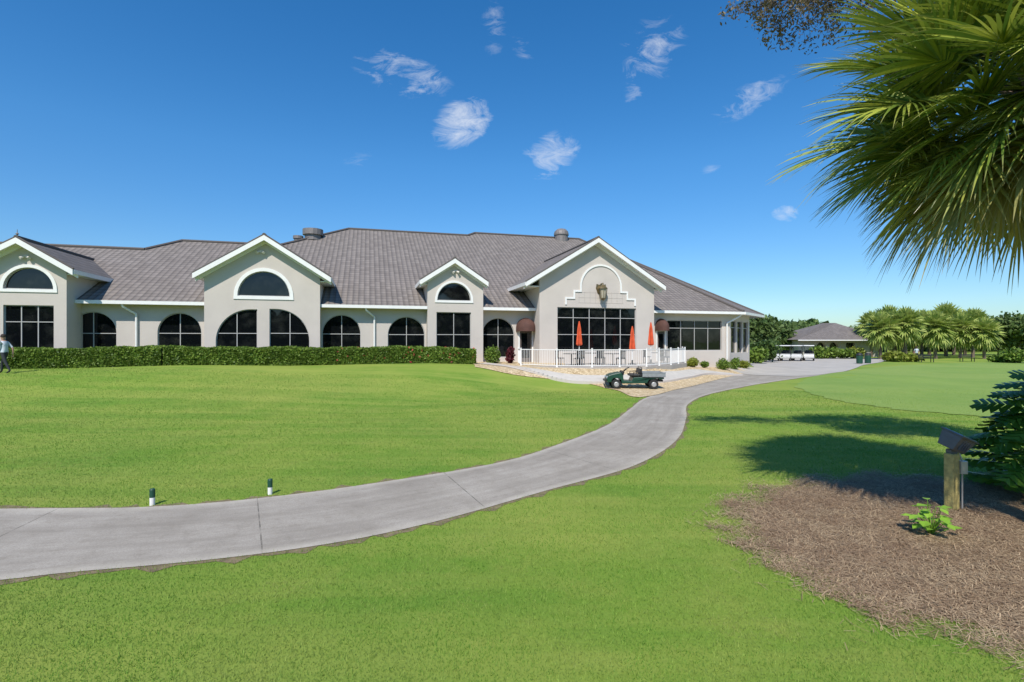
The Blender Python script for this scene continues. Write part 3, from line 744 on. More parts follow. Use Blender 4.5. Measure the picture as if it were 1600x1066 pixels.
# ------------------------------------------------------------------ foliage helpers
def rhombi(P, size, elong=1.7, up=0.0):
    n = len(P); a = rng.normal(size=(n,3)); a /= np.linalg.norm(a, axis=1)[:,None]
    r = rng.normal(size=(n,3)); r[:,2] += up; b_ = np.cross(a, r); b_ /= np.linalg.norm(b_, axis=1)[:,None]
    sz = size*(.6+.8*rng.random(n))[:,None]
    V = np.stack([P+a*sz*elong/2, P+b_*sz/2, P-a*sz*elong/2, P-b_*sz/2], 1)
    return V.reshape(-1,3), np.arange(4*n).reshape(-1,4)
def ball(c, r, n, shell=.55):
    d = rng.normal(size=(n,3)); d /= np.linalg.norm(d, axis=1)[:,None]
    rad = shell+(1-shell)*rng.random(n); rad *= (1+.25*np.sin(d[:,0]*5+c[0])*np.sin(d[:,1]*6+c[1])*1.0)
    return np.array(c)+d*rad[:,None]*np.array(r)
def shrub(name, loc, r, hh, n, mat, size, label, cat='shrub', group=None, flowers=None):
    t = top(name, (loc[0],loc[1],loc[2]), label, cat, group)
    c = (loc[0], loc[1], loc[2]+hh*.5); P = np.concatenate([ball((c[0]+random.uniform(-.4,.4)*r, c[1]+random.uniform(-.4,.4)*r, c[2]+random.uniform(-.15,.2)*hh), (r*.65,r*.65,hh*.42), n//5, .3) for _ in range(5)])
    V, F = rhombi(P, size); np_obj('crown', V, F, mat, t)
    mb = MB()
    for i in range(5):
        a = random.random()*6.28; mb.cyl(Vector(loc)-Vector((0,0,.05)), Vector(loc)+Vector((math.cos(a)*r*.4, math.sin(a)*r*.4, hh*.6)), .02, .008, 5)
    mb.build('stem', MT['trunk'], t)
    return t
def tree(name, x, y, z0, H, R, n, mat, size, label, group=None, cat='tree', cb=.35, ncl=15):
    t = top(name, (x,y,z0), label, cat, group); mb = MB()
    top_ = Vector((x+random.uniform(-.3,.3), y, z0+H*.55)); mb.tube([Vector((x,y,z0-.1)), Vector((x+.1,y,z0+H*.3)), top_], [.045*H*.6,.03*H*.6,.02*H*.6], 8)
    Ps = []
    for i in range(ncl):
        a = random.random()*6.283; rr = R*math.sqrt(random.random())*.72; zc = z0+H*(cb+(1-cb)*(.15+.7*random.random()*(1-.4*(rr/R)**2)))
        c = (x+rr*math.cos(a), y+rr*math.sin(a), zc); k = random.uniform(.28,.45)
        mb.cyl(top_*.6+Vector((x,y,z0+H*.25))*.4, Vector(c), .05*R*.3, .01, 5)
        Ps.append(ball(c, (R*k, R*k, H*(1-cb)*k*.6), n//ncl, .35))
    mb.build('trunk', MT['trunk'], t)
    V, F = rhombi(np.concatenate(Ps), size, 1.5); np_obj('crown', V, F, mat, t); return t
def hedge(px0, px1, f, hh, wd, n, label):
    s0, s1 = SP(px0,f), SP(px1,f); mid = B((s0+s1)/2, f, 0); mid.z = h1(mid.x, mid.y)
    t = top('hedge', mid, label, 'hedge', 'clipped hedges')
    def zt(s, f_): p = B(s,f_,0); return h1(p.x,p.y)
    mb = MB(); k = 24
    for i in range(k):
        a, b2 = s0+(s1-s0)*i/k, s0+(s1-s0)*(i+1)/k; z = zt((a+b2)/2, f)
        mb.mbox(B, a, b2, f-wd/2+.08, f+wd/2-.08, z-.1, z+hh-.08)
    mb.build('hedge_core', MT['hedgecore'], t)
    S = rng.uniform(s0, s1, n); face = rng.random(n); Fq = np.where(face < .62, f+wd/2+rng.normal(0,.035,n), rng.uniform(f-wd/2,f+wd/2,n))
    Zq = np.where(face < .62, rng.random(n)*hh, hh+rng.normal(0,.025,n))
    bulge = .025*np.sin(S*2.1)+.02*np.sin(S*5.3+1)+.03*np.sin(S*.9+2)
    Zq = np.where(face < .62, Zq, Zq+bulge); Fq = np.where(face < .62, Fq+bulge, Fq)
    X = S*c_+Fq*s_; Yv = Y0+S*s_-Fq*c_; Zt = hgt_(X, Yv)
    V, F = rhombi(np.stack([X,Yv,Zt+Zq],1), .08, 1.5); np_obj('foliage', V, F, MT['hedge'], t); return t, np.stack([X,Yv,Zt+Zq],1), S
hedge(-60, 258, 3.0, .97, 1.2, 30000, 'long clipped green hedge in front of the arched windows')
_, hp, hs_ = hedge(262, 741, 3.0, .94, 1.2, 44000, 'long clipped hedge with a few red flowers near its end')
kk = (rng.random(len(hp)) < np.clip((hs_-hs_.min())/(hs_.max()-hs_.min())-.45, 0, 1)*.014)
V, F = rhombi(hp[kk]+np.array([0,-.03,.03]), .09); meta(np_obj('flower', V, F, MT['flower'], _), kind='stuff')
def gnd(px, f): p = B(SP(px,f),f,0); return (p.x,p.y,h1(p.x,p.y))
shrub('shrub', gnd(773,2.2), .7, 1.2, 2500, MT['hedge'], .09, 'leafy green shrub beside the window')
shrub('cordyline_plant', gnd(797,2.2), .32, 1.15, 500, MT['redleaf'], .16, 'dark red leafed plant by the patio', 'plant')
for px, f, r, hh, mt, lb in [(1083,1.0,.6,.75,'yellowgreen','low yellow green shrub under the window'),(1100,1.2,.4,.5,'hedge','small green shrub in river stones'),
    (1130,1.2,.65,.85,'hedge','rounded green shrub against the wall'),(1150,.4,.5,1.0,'hedge','upright green shrub at the building corner'),(1163,-1,.6,.8,'yellowgreen','pale shrub at the building corner')]:
    g_ = gnd(px,f); shrub('shrub', g_, r, hh, 1600, MT[mt], .075, lb)

# ------------------------------------------------------------------ palms
def frond(out, base, d, pl, bl, nseg, droop, age, wd=.045, spread=2.0, rnd=random, twmax=.5):
    d = Vector(d).normalized(); up = Vector((0,0,1)); side = d.cross(up)
    side = side.normalized() if side.length > .05 else Vector((1,0,0)); G_ = Vector((0,0,-1))
    rl = rnd.uniform(-.6,.6); nr0 = side.cross(d); side = (side*math.cos(rl)+nr0*math.sin(rl)).normalized()
    pts = [base+d*pl*t+G_*pl*.30*droop*t*t for t in (0,.33,.66,1)]
    E = pts[-1]; T = (pts[-1]-pts[-2]).normalized(); nr = side.cross(T)
    if nr.z < 0: nr = -nr
    V, Fc, UV = out
    for i in range(3):
        n0 = len(V); w = .028*(1-.2*i)*(wd/.045)
        for p in (pts[i], pts[i+1]):
            V += [p-side*w, p+side*w, p+nr*w*.8]; UV += [(age,.3)]*3
        Fc += [(n0,n0+1,n0+4,n0+3),(n0+1,n0+2,n0+5,n0+4),(n0+2,n0,n0+3,n0+5)]
    costa = bl*.36
    for i in range(nseg):
        a = spread*(2*i/(nseg-1)-1)+rnd.uniform(-.02,.02)
        q = 1-abs(a)/spread
        o = E+T*costa*q*.9+G_*costa*q*q*.35*droop
        dr = (T*math.cos(a*.9)+side*math.sin(a*.9)+nr*(.26*abs(math.sin(a))+rnd.uniform(-.05,.05))).normalized()
        L = bl*(.68+.32*q)*rnd.uniform(.9,1.05)
        wv = dr.cross(nr).normalized(); tw = rnd.uniform(-twmax,twmax); wv = wv*math.cos(tw)+nr*math.sin(tw)
        n0 = len(V); dd_ = droop*rnd.uniform(.4,1.3)
        for t, wk in ((0,.6),(.2,1),(.42,.95),(.62,.72),(.82,.38),(1,.03)):
            p = o+dr*L*t*(1-.10*dd_*t)+G_*L*dd_*.55*t**3
            V += [p-wv*wd*.5*wk, p+wv*wd*.5*wk]; UV += [(age,t)]*2
        Fc += [(n0+2*j,n0+2*j+1,n0+2*j+3,n0+2*j+2) for j in range(5)]
px_, py_, pz_ = 6.1, 6.0, 5.45
pt_ = top('sabal_palm', (px_+.9,py_-.1,h1(px_,py_)), 'cabbage palm with dense spiky fan fronds over mulch', 'palm tree')
mb = MB(); mb.tube([Vector((px_+.9,py_-.1,-.1)),Vector((px_+.85,py_-.1,1.5)),Vector((px_+.62,py_-.05,3.3)),Vector((px_+.2,py_,4.6)),Vector((px_,py_,pz_))], [.24,.19,.18,.2,.2], 14)
for i in range(50):
    z = 4.2+1.2*i/50; a = i*2.4; p = Vector((px_+.3*(5.3-z),py_,z)); mb.cyl(p, p+Vector((math.cos(a)*.3,math.sin(a)*.3,.28)), .05, .03, 5)
mb.build('trunk', MT['trunk'], pt_)
out = ([],[],[]); rr = random.Random(3)
NF = 150
for i in range(NF):
    k = i/(NF-1); el = math.radians(80-132*k**.9); az = i*2.39996+.3
    d = (math.cos(el)*math.cos(az), math.cos(el)*math.sin(az), math.sin(el))
    age = 0 if k < .80 else (k-.80)/.20*rr.uniform(.4,1.0)
    low = max(0, k-.55)/.45
    pl_ = rr.uniform(.85,1.5)*(1-.22*low); bl_ = rr.uniform(1.0,1.3)*(1-.16*low)
    frond(out, Vector((px_,py_,pz_)), d, pl_, bl_, 50, .10+.36*k+rr.uniform(-.05,.12), age, .038, 2.05, rr, .7)
np_obj('crown', [tuple(v) for v in out[0]], out[1], MT['frond'], pt_, UVs=out[2])
def farpalm(x, y, H, label, seed):
    rr = random.Random(seed); z0 = h1(x,y)
    t = top('fan_palm', (x,y,z0), label, 'palm tree', 'fan palms beyond the putting green'); c0 = Vector((x,y,z0+H))
    mb = MB(); mb.tube([Vector((x,y,z0-.1)),Vector((x+.1,y,z0+H*.5)),c0], [.22,.19,.17], 8); mb.build('trunk', MT['trunk'], t)
    out = ([],[],[])
    for i in range(60):
        k = i/59; el = math.radians(84-155*k); az = i*2.39996
        frond(out, c0, (math.cos(el)*math.cos(az),math.cos(el)*math.sin(az),math.sin(el)), 1.1, 1.35, 14, .25+.35*k, 0, .24, 2.1, rr)
    np_obj('crown', [tuple(v) for v in out[0]], out[1], MT['fanfar'], t); return t
def W(px, Yd): return ((px-800)/800*Yd, Yd)
pals = [farpalm(*W(1375,70), 4.2, 'mature fan palm with full rounded green crown', 1), farpalm(*W(1440,76), 4.9, 'mature fan palm with full rounded green crown', 2)]
for i, (px, Yd, sc) in enumerate([(1398,78,1.1),(1415,70,1.0),(1462,72,1.05),(1478,82,1.2),(1500,74,1.02),(1520,78,1.05),(1538,72,.9),(1362,80,1.0),(1452,90,1.2),(1490,92,1.15),(1428,84,1.15),(1388,88,1.2),(1508,86,1.15)]):
    x, y = W(px, Yd); copy_tree(pals[i % 2], (x,y,0), i*1.3, sc)
for i, (px, Yd, H, R) in enumerate([(1182,70,6.2,2.8),(1205,84,6.2,3.5),(1235,92,6.0,4),(1262,96,5.6,4),(1290,100,5.6,4),(1340,104,6.0,4.5),(1560,90,6.3,4),(1592,80,7.0,4),(1640,84,7,4),(1575,120,8,5),(1410,110,8.5,5),(1500,112,8.5,5)]):
    x, y = W(px, Yd); tree('broadleaf_tree', x, y, 0, H, R, 3600, MT['treefar'], .42, 'leafy green tree at the edge of the course', 'trees along the course edge', cb=.12)
P = np.stack([rng.uniform(40,260,26000), rng.uniform(118,135,26000), rng.random(26000)**.8],1); P[:,2] *= 5.5+1.5*np.sin(P[:,0]*.21)+1.0*np.sin(P[:,0]*.63)
P2 = np.stack([rng.uniform(-120,120,26000), rng.uniform(-62,-50,26000), rng.random(26000)**.8],1); P2[:,2] *= 11+2.5*np.sin(P2[:,0]*.17)+1.5*np.sin(P2[:,0]*.5)
V, F = rhombi(np.concatenate([P,P2]), 1.1); meta(np_obj('distant_woods', V, F, MT['treefar']), 'distant line of green woods', 'woods', kind='stuff')
for i, (px, Yd, r, hh, mt) in enumerate([(1398,62,1.7,1.3,'yellowgreen'),(1420,62,1.4,1.1,'yellowgreen'),(1292,72,1.6,1.7,'hedge'),(1318,72,1.6,1.3,'hedge'),(1560,60,1.2,.9,'hedge'),(1275,72,1.5,1.8,'hedge'),(1338,72,1.4,1.5,'yellowgreen'),(1590,58,2.0,1.6,'hedge'),(1196,60,2.0,2.6,'tree'),(1180,56,1.5,1.8,'hedge')]):
    x, y = W(px, Yd); shrub('shrub', (x,y,h1(x,y)), r, hh, 1500, MT[mt], .22, 'yellow green shrub by the drive' if mt == 'yellowgreen' else 'rounded green shrub by the drive', group='shrubs along the drive')

# oak overhead
ot = top('oak_tree', (12.5,5.5,0), 'spreading oak with fine sparse outer twigs', 'tree'); mb = MB()
mb.tube([Vector((12.5,5.5,-.1)),Vector((12.3,5.6,3)),Vector((11.6,6.4,6)),Vector((10.5,7.4,8))], [.4,.33,.26,.18], 10)
Ps = []; rr = random.Random(11)
def limb(p, q, r0, r1): mb.tube([p, (p+q)/2+Vector((rr.uniform(-.2,.2),rr.uniform(-.2,.2),rr.uniform(0,.3))), q], [r0,(r0+r1)/2,r1], 6)
fork = Vector((11.4,6.8,6.3))
for i in range(22):
    c = Vector((rr.uniform(7.7,11.2), rr.uniform(6.6,9.6), rr.uniform(7.5,8.9)))
    limb(fork, c, .09, .02); Ps.append(ball(tuple(c), (.95,.95,.5), 1000, .2))
    for j in range(4): limb(c, c+Vector((rr.uniform(-.8,.8),rr.uniform(-.8,.8),rr.uniform(-.3,.4))), .015, .004)
e = Vector((5.6,9.0,8.9)); limb(Vector((10.2,8.0,8.2)), e, .05, .025)
Pt = []
for i in range(46):
    tt = rr.random(); b0 = e+(Vector((10.2,8.0,8.2))-e)*tt*.4
    q = Vector((rr.uniform(4.0,6.8), rr.uniform(8.4,9.6), rr.uniform(8.3,9.1))); limb(b0, q, .012, .004)
    for j in range(8):
        q2 = q+Vector((rr.uniform(-.5,.5),rr.uniform(-.3,.3),rr.uniform(-.32,.2))); limb(q, q2, .004, .0015)
        Pt.append(ball(tuple(q2), (.25,.2,.18), 13, .1))
mb.build('trunk', MT['trunk'], ot)
V, F = rhombi(np.concatenate(Ps), .06, 1.8); V2, F2 = rhombi(np.concatenate(Pt), .03, 2.6)
np_obj('crown', np.concatenate([V,V2]), np.concatenate([F,F2+len(V)]), MT['oak'], ot)

# philodendron at bed edge
pb = Vector((8.85,8.05,h1(8.85,8.05))); pt2 = top('philodendron_shrub', pb, 'glossy green split leaf shrub beside the mulch bed', 'shrub')
V = []; Fq = []; st = MB(); rr = random.Random(5)
for i in range(170):
    a = rr.uniform(0,6.283); e = rr.uniform(-.02,1.45); R0 = rr.uniform(.6,.9)
    tip = pb+Vector((math.cos(a)*math.cos(e)*R0*1.0, math.sin(a)*math.cos(e)*R0*1.0, .16+max(0,math.sin(e))*R0*2.2))
    st.tube([pb+Vector((math.cos(a)*.1,math.sin(a)*.1,0)), pb+(tip-pb)*.55+Vector((0,0,.12)), tip], [.018,.012,.008], 5)
    d = Vector((math.cos(a),math.sin(a),rr.uniform(-.5,.3)*(.2 if e < .2 else 1))).normalized(); sd = d.cross(Vector((0,0,1))).normalized(); nr = sd.cross(d); L = rr.uniform(.42,.62)
    sd = (sd+nr*rr.uniform(-.4,.4)).normalized()
    for sg in (-1,1):
        for k in range(6):
            t0 = k/6; dn = .22 if e > .2 else .04
            m0 = tip+d*L*t0+Vector((0,0,-dn*L*t0*t0)); m1 = tip+d*L*(t0+.14)+Vector((0,0,-dn*L*(t0+.14)**2))
            lw = L*.5*math.sin(math.pi*(.2+.7*t0)); en = m0+sd*sg*lw+d*lw*.45+nr*(-.12*lw)+Vector((0,0,-.12*lw))
            mid = (m0+m1)/2+(en-m0)*.6; n0 = len(V); V += [m0, mid-d*.045, en, mid+d*.05, m1]
            Fq.append((n0,n0+1,n0+2,n0+3))
            V += [m0, mid+d*.05, m1, m0+(m1-m0)*.5]; Fq.append((n0+5,n0+6,n0+7,n0+8))
np_obj('foliage', [tuple(v) for v in V], Fq, MT['philo'], pt2); st.build('stem', MT['hedge'], pt2)

gx_, gy_ = G(1455,838); p0 = Vector((gx_,gy_,h1(gx_,gy_)+.01)); pt3 = top('young_plant', p0, 'small bright green seedling growing in pine straw', 'plant'); mb = MB(); st = MB(); rr = random.Random(9)
for i in range(40):
    a = rr.uniform(0,6.283); zz = rr.uniform(.1,.42); R0 = rr.uniform(.04,.2); q = p0+Vector((math.cos(a)*R0,math.sin(a)*R0,zz))
    st.cyl(p0, q, .005, .003, 4); d = Vector((math.cos(a),math.sin(a),rr.uniform(-.3,.4))).normalized(); sd = d.cross(Vector((0,0,1))).normalized(); L = rr.uniform(.11,.16); w = L*.4; dn = Vector((0,0,-1))
    mb.add([q, q+d*L*.3+sd*w*.8, q+d*L*.6+sd*w, q+d*L+dn*.02, q+d*L*.6-sd*w, q+d*L*.3-sd*w*.8, q+d*L*.5+dn*.012], [(0,1,6),(1,2,6),(2,3,6),(3,4,6),(4,5,6),(5,0,6)])
mb.build('foliage', MT['sprout'], pt3); st.build('stem', MT['sprout'], pt3)

# landscape light on post
gx_, gy_ = G(1487,797); p0 = Vector((gx_,gy_,h1(gx_,gy_))); lt = top('landscape_floodlight', p0, 'grey floodlight fixed on top of a short wooden post', 'light')
PH = .84; mb = MB(); M = Matrix.Rotation(.35,3,'Z'); mb.box(p0+Vector((0,0,PH/2-.03)), (.15,.13,PH+.06), M); mb.build('post', MT['wood'], lt, bevel=.012)
M = Matrix.Rotation(.45,3,'Z')@Matrix.Rotation(.30,3,'Y')@Matrix.Rotation(.35,3,'X')
mb = MB(); hc = p0+Vector((.05,0,PH+.16))
pr = [(-.17,-.10,-.11),(.17,-.10,-.11),(.19,.10,-.11),(-.19,.10,-.11),(-.21,-.14,.11),(.21,-.14,.11),(.22,.13,.11),(-.22,.13,.11)]
mb.hexa([hc+M@Vector(q) for q in pr]); mb.box(hc+M@Vector((0,-.005,.122)), (.47,.31,.022), M); mb.box(p0+Vector((0,0,PH+.03)), (.1,.1,.06))
for i in range(4): mb.box(hc+M@Vector((-.09+.06*i,-.125,.0)), (.012,.03,.16), M)
h_ = mb.build('lamp_housing', MT['greyplastic'], lt, bevel=.01)
mb = MB(); mb.box(hc+M@Vector((0,-.005,.138)), (.40,.25,.008), M); mb.build('lens', MT['lens'], h_)
mb = MB(); mb.box(p0+Vector((.13,-.03,PH-.2)), (.1,.08,.19)); mb.cyl(p0+Vector((.13,-.03,PH-.3)), p0+Vector((.13,-.03,0)), .012); mb.cyl(p0+Vector((.13,-.03,PH-.11)), hc, .012)
mb.build('junction_box', MT['rim'], lt, bevel=.008)

for px, py in [(238,790),(422,773)]:
    x, y = G(px,py); p = Vector((x,y,h1(x,y))); t = top('marker_stake', p, 'short white stake with dark green top in the grass', 'marker', 'marker stakes beside the path')
    mb = MB(); mb.cyl(p-Vector((0,0,.02)), p+Vector((0,0,.13)), .036, .036, 12); mb.build('stake', MT['white'], t)
    mb = MB(); mb.lathe(p, [(.038,.12),(.038,.235),(.03,.25),(.001,.255)], 12); mb.build('cap', MT['binG'], t)

# ------------------------------------------------------------------ vehicles
def wheel(t, x, y, r, w, z=None):
    c = Vector((x,y,r if z is None else z)); M = Matrix.Rotation(math.pi/2,3,'X')
    mb = MB(); mb.lathe(wloc(t)+c, [(r*.55,-w/2),(r*.9,-w/2),(r,-w*.3),(r,w*.3),(r*.9,w/2),(r*.55,w/2)], 18, M)
    ty = mb.build('wheel', MT['rubber'], t)
    mb = MB(); mb.lathe(wloc(t)+c, [(.01,-w*.42),(r*.3,-w*.45),(r*.55,-w*.35),(r*.58,-w*.5),(r*.58,w*.5),(r*.55,w*.35),(r*.3,w*.45),(.01,w*.42)], 14, M); mb.build('rim', MT['rim'], ty)
def utility(loc, rz):
    t = top('utility_cart', (0,0,0), 'dark green utility cart with grey cargo bed on gravel', 'cart')
    for x in (-.98,.92):
        for y in (-.52,.52): wheel(t, x, y, .24, .22)
    mb = MB(); mb.extr([(-1.42,.32),(-1.46,.5),(-1.38,.66),(-1.2,.74),(-.82,.82),(-.72,.83),(-.62,.66),(-.6,.42),(-.18,.38),(-.1,.58),(.34,.60),(1.44,.60),(1.46,.50),(1.22,.48),(1.1,.56),(.78,.56),(.66,.40),(.60,.28),(-.2,.26),(-.7,.26),(-.72,.43),(-.82,.53),(-1.1,.54),(-1.2,.43),(-1.22,.32)], -.56, .56)
    mb.build('body', MT['green'], t, bevel=.03)
    mb = MB(); mb.extr([(-.68,.82),(-.6,.90),(-.55,.84),(-.6,.66)], -.5, .5); mb.box((0,0,.3), (2.3,.5,.1)); mb.box((.9,0,.40), (1.1,.6,.1)); mb.box((-1.5,0,.40), (.08,1.0,.1))
    mb.build('chassis', MT['black'], t, bevel=.01)
    mb = MB(); z0, z1 = .625, .80
    mb.box((.93,0,z0), (1.16,1.24,.04))
    for y in (-.61,.61): mb.box((.93,y,(z0+z1)/2+.021), (1.16,.03,z1-z0))
    for x in (.365,1.495): mb.box((x,0,(z0+z1)/2+.021), (.03,1.19,z1-z0))
    for y in (-.62,.62): mb.box((.93,y,z1+.035), (1.2,.05,.025))
    for i in range(6): mb.box((.45+i*.19,-.632,.71), (.03,.014,.14))
    mb.build('cargo_bed', MT['bed'], t)
    mb = MB(); mb.box((.0,0,.68), (.48,1.02,.12)); mb.build('seat', MT['black'], t, bevel=.03)
    mb = MB(); mb.box((.26,0,.90), (.09,1.02,.26), Matrix.Rotation(.12,3,'Y')); mb.build('backrest', MT['black'], t, bevel=.03)
    mb = MB()
    for y in (-.54,.54): mb.tube([Vector((-.12,y,.64)),Vector((-.1,y,.84)),Vector((.2,y,.86)),Vector((.3,y,.64))], [.018]*4, 6)
    mb.tube([Vector((.31,-.5,.62)),Vector((.33,-.5,1.08)),Vector((.33,.5,1.08)),Vector((.31,.5,.62))], [.02]*4, 6); mb.build('hand_rail', MT['black'], t)
    mb = MB(); M = Matrix.Rotation(-.6,3,'Y'); ring_ = [Vector((-.42,-.24,1.0))+M@Vector((.17*math.cos(a*math.pi/8),.17*math.sin(a*math.pi/8),0)) for a in range(17)]
    mb.tube(ring_, [.016]*17, 6); mb.cyl((-.42,-.24,1.0), (-.64,-.24,.77), .02); mb.build('steering_wheel', MT['black'], t)
    for y in (-.38,.38):
        mb = MB(); mb.box((-1.43,y,.58), (.06,.16,.09)); mb.build('headlight', MT['lens'], t, bevel=.01)
    t.location = loc; t.rotation_euler = (0,0,rz); return t
x, y = G(990,607); utility((x, y, h1(x,y)+.03), -.06)
def golf(loc, rz):
    t = top('golf_cart', (0,0,0), 'golf cart with white roof parked on the drive', 'golf cart', 'golf carts parked in a row')
    for x in (-.82,.82):
        for y in (-.5,.5): wheel(t, x, y, .23, .18)
    mb = MB(); mb.extr([(-1.2,.32),(-1.22,.55),(-1.1,.75),(-.75,.88),(-.65,.86),(-.55,.4),(-.05,.36),(.0,.6),(.95,.72),(1.15,.6),(1.15,.35),(1.05,.32)], -.55, .55); mb.build('body', MT['cartbody'], t, bevel=.03)
    mb = MB(); mb.box((0.05,0,1.88), (1.75,1.15,.10)); mb.build('roof', MT['cartroof'], t, bevel=.03)
    mb = MB()
    for y in (-.5,.5):
        mb.cyl((-.7,y,.86), (-.45,y,1.84), .025); mb.cyl((.85,y,.7), (.75,y,1.84), .025)
    mb.build('roof_post', MT['black'], t)
    mb = MB(); mb.box((.2,0,.73), (.48,1.0,.14)); mb.build('seat', MT['black'], t, bevel=.03)
    mb = MB(); mb.box((.48,0,1.02), (.1,1.0,.36)); mb.build('backrest', MT['black'], t, bevel=.03)
    mb = MB(); mb.box((.98,0,1.0), (.3,.8,.55)); mb.build('bag_rack', MT['black'], t, bevel=.05)
    mb = MB(); ring_ = [Vector((-.3,-.22,1.05))+Matrix.Rotation(-.6,3,'Y')@Vector((.16*math.cos(a*math.pi/6),.16*math.sin(a*math.pi/6),0)) for a in range(13)]
    mb.tube(ring_, [.016]*13, 5); mb.cyl((-.3,-.22,1.05), (-.55,-.22,.75), .02); mb.build('steering_wheel', MT['black'], t)
    t.location = loc; t.rotation_euler = (0,0,rz); return t
gc = golf((*W(1212,64), .04), .9)
for px, Yd, a in [(1228,64,1.0),(1246,64,.95),(1264,64.5,1.05)]: copy_tree(gc, (*W(px,Yd), .04), a)

# far house
hx, hy = W(1312,80); hh = top('house', (hx,hy,0), 'low pale house with grey hipped roof and arched entry', 'house')
def HB(s, f, z): return Vector((hx+s, hy-f, z))
mb = MB(); op = [outline('arch',-3.6,-2.2,.1,2.3), outline('arch',-1.6,-.2,.1,2.3), outline('rect',1.0,2.4,.9,2.2)]; panel(mb, HB, [(-6.5,-.1),(6.0,-.1),(6.0,2.75),(-6.5,2.75)], op, 0, .5)
mb.add([HB(-6.5,0,-.1),HB(-6.5,-10,-.1),HB(-6.5,-10,2.75),HB(-6.5,0,2.75)], [(0,1,2,3)]); mb.add([HB(6,0,-.1),HB(6,-10,-.1),HB(6,-10,2.75),HB(6,0,2.75)], [(0,1,2,3)])
mb.build('wall', MT['housewall'], hh)
mb = MB(); mb.mbox(HB, -6.3, 5.8, -.55, -.5, .0, 2.7); mb.build('window', MT['glass'], hh)
mb = MB(); e = [HB(-7.3,1.4,2.7),HB(6.8,1.4,2.7),HB(6.8,-11,2.7),HB(-7.3,-11,2.7)]; r1, r2 = HB(.5,-5,5.5), HB(2.5,-5,5.5)
mb.add([e[0],e[1],r2,r1], [(0,1,2,3)], [(0,0),(13,0),(9,7),(4,7)]); mb.add([e[1],e[2],r2], [(0,1,2)], [(0,0),(11,0),(5,6)]); mb.add([e[2],e[3],r1,r2], [(0,1,2,3)], [(0,0),(13,0),(9,7),(4,7)]); mb.add([e[3],e[0],r1], [(0,1,2)], [(0,0),(11,0),(5,8)])
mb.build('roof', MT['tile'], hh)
mb = MB(); mb.mbox(HB, -7.3, 6.8, 1.4, 1.5, 2.55, 2.695); mb.build('fascia', MT['white'], hh)

def binn(px, Yd):
    x, y = W(px,Yd); p = Vector((x,y,.03)); t = top('litter_bin', p, 'dark green litter bin beside the drive', 'bin')
    mb = MB(); mb.lathe(p, [(.26,0),(.3,.05),(.32,.85),(.3,.88)], 14); mb.build('bin_body', MT['binG'], t)
    mb = MB(); mb.lathe(p, [(.34,.9),(.34,.95),(.2,1.12),(.01,1.18)], 14); mb.build('lid', MT['black'], t)
binn(1343,56); binn(1356,57)
def bench(px, Yd):
    x, y = W(px,Yd); p = Vector((x,y,h1(x,y))); t = top('bench', p, 'dark slatted bench beside the putting green', 'bench', 'benches by the green')
    mb = MB()
    for i in range(4): mb.box(p+Vector((0,-.15+.12*i,.45)), (1.6,.09,.035))
    mb.build('seat', MT['darkmetal'], t)
    mb = MB()
    for i in range(3): mb.box(p+Vector((0,.28,.6+.13*i)), (1.6,.03,.09))
    mb.build('backrest', MT['darkmetal'], t)
    for s in (-.7,.7):
        mb = MB(); mb.box(p+Vector((s,-.12,.21)), (.06,.06,.42)); mb.box(p+Vector((s,.27,.43)), (.06,.06,.86)); mb.build('leg', MT['darkmetal'], t)
bench(1448,60); bench(1512,62)

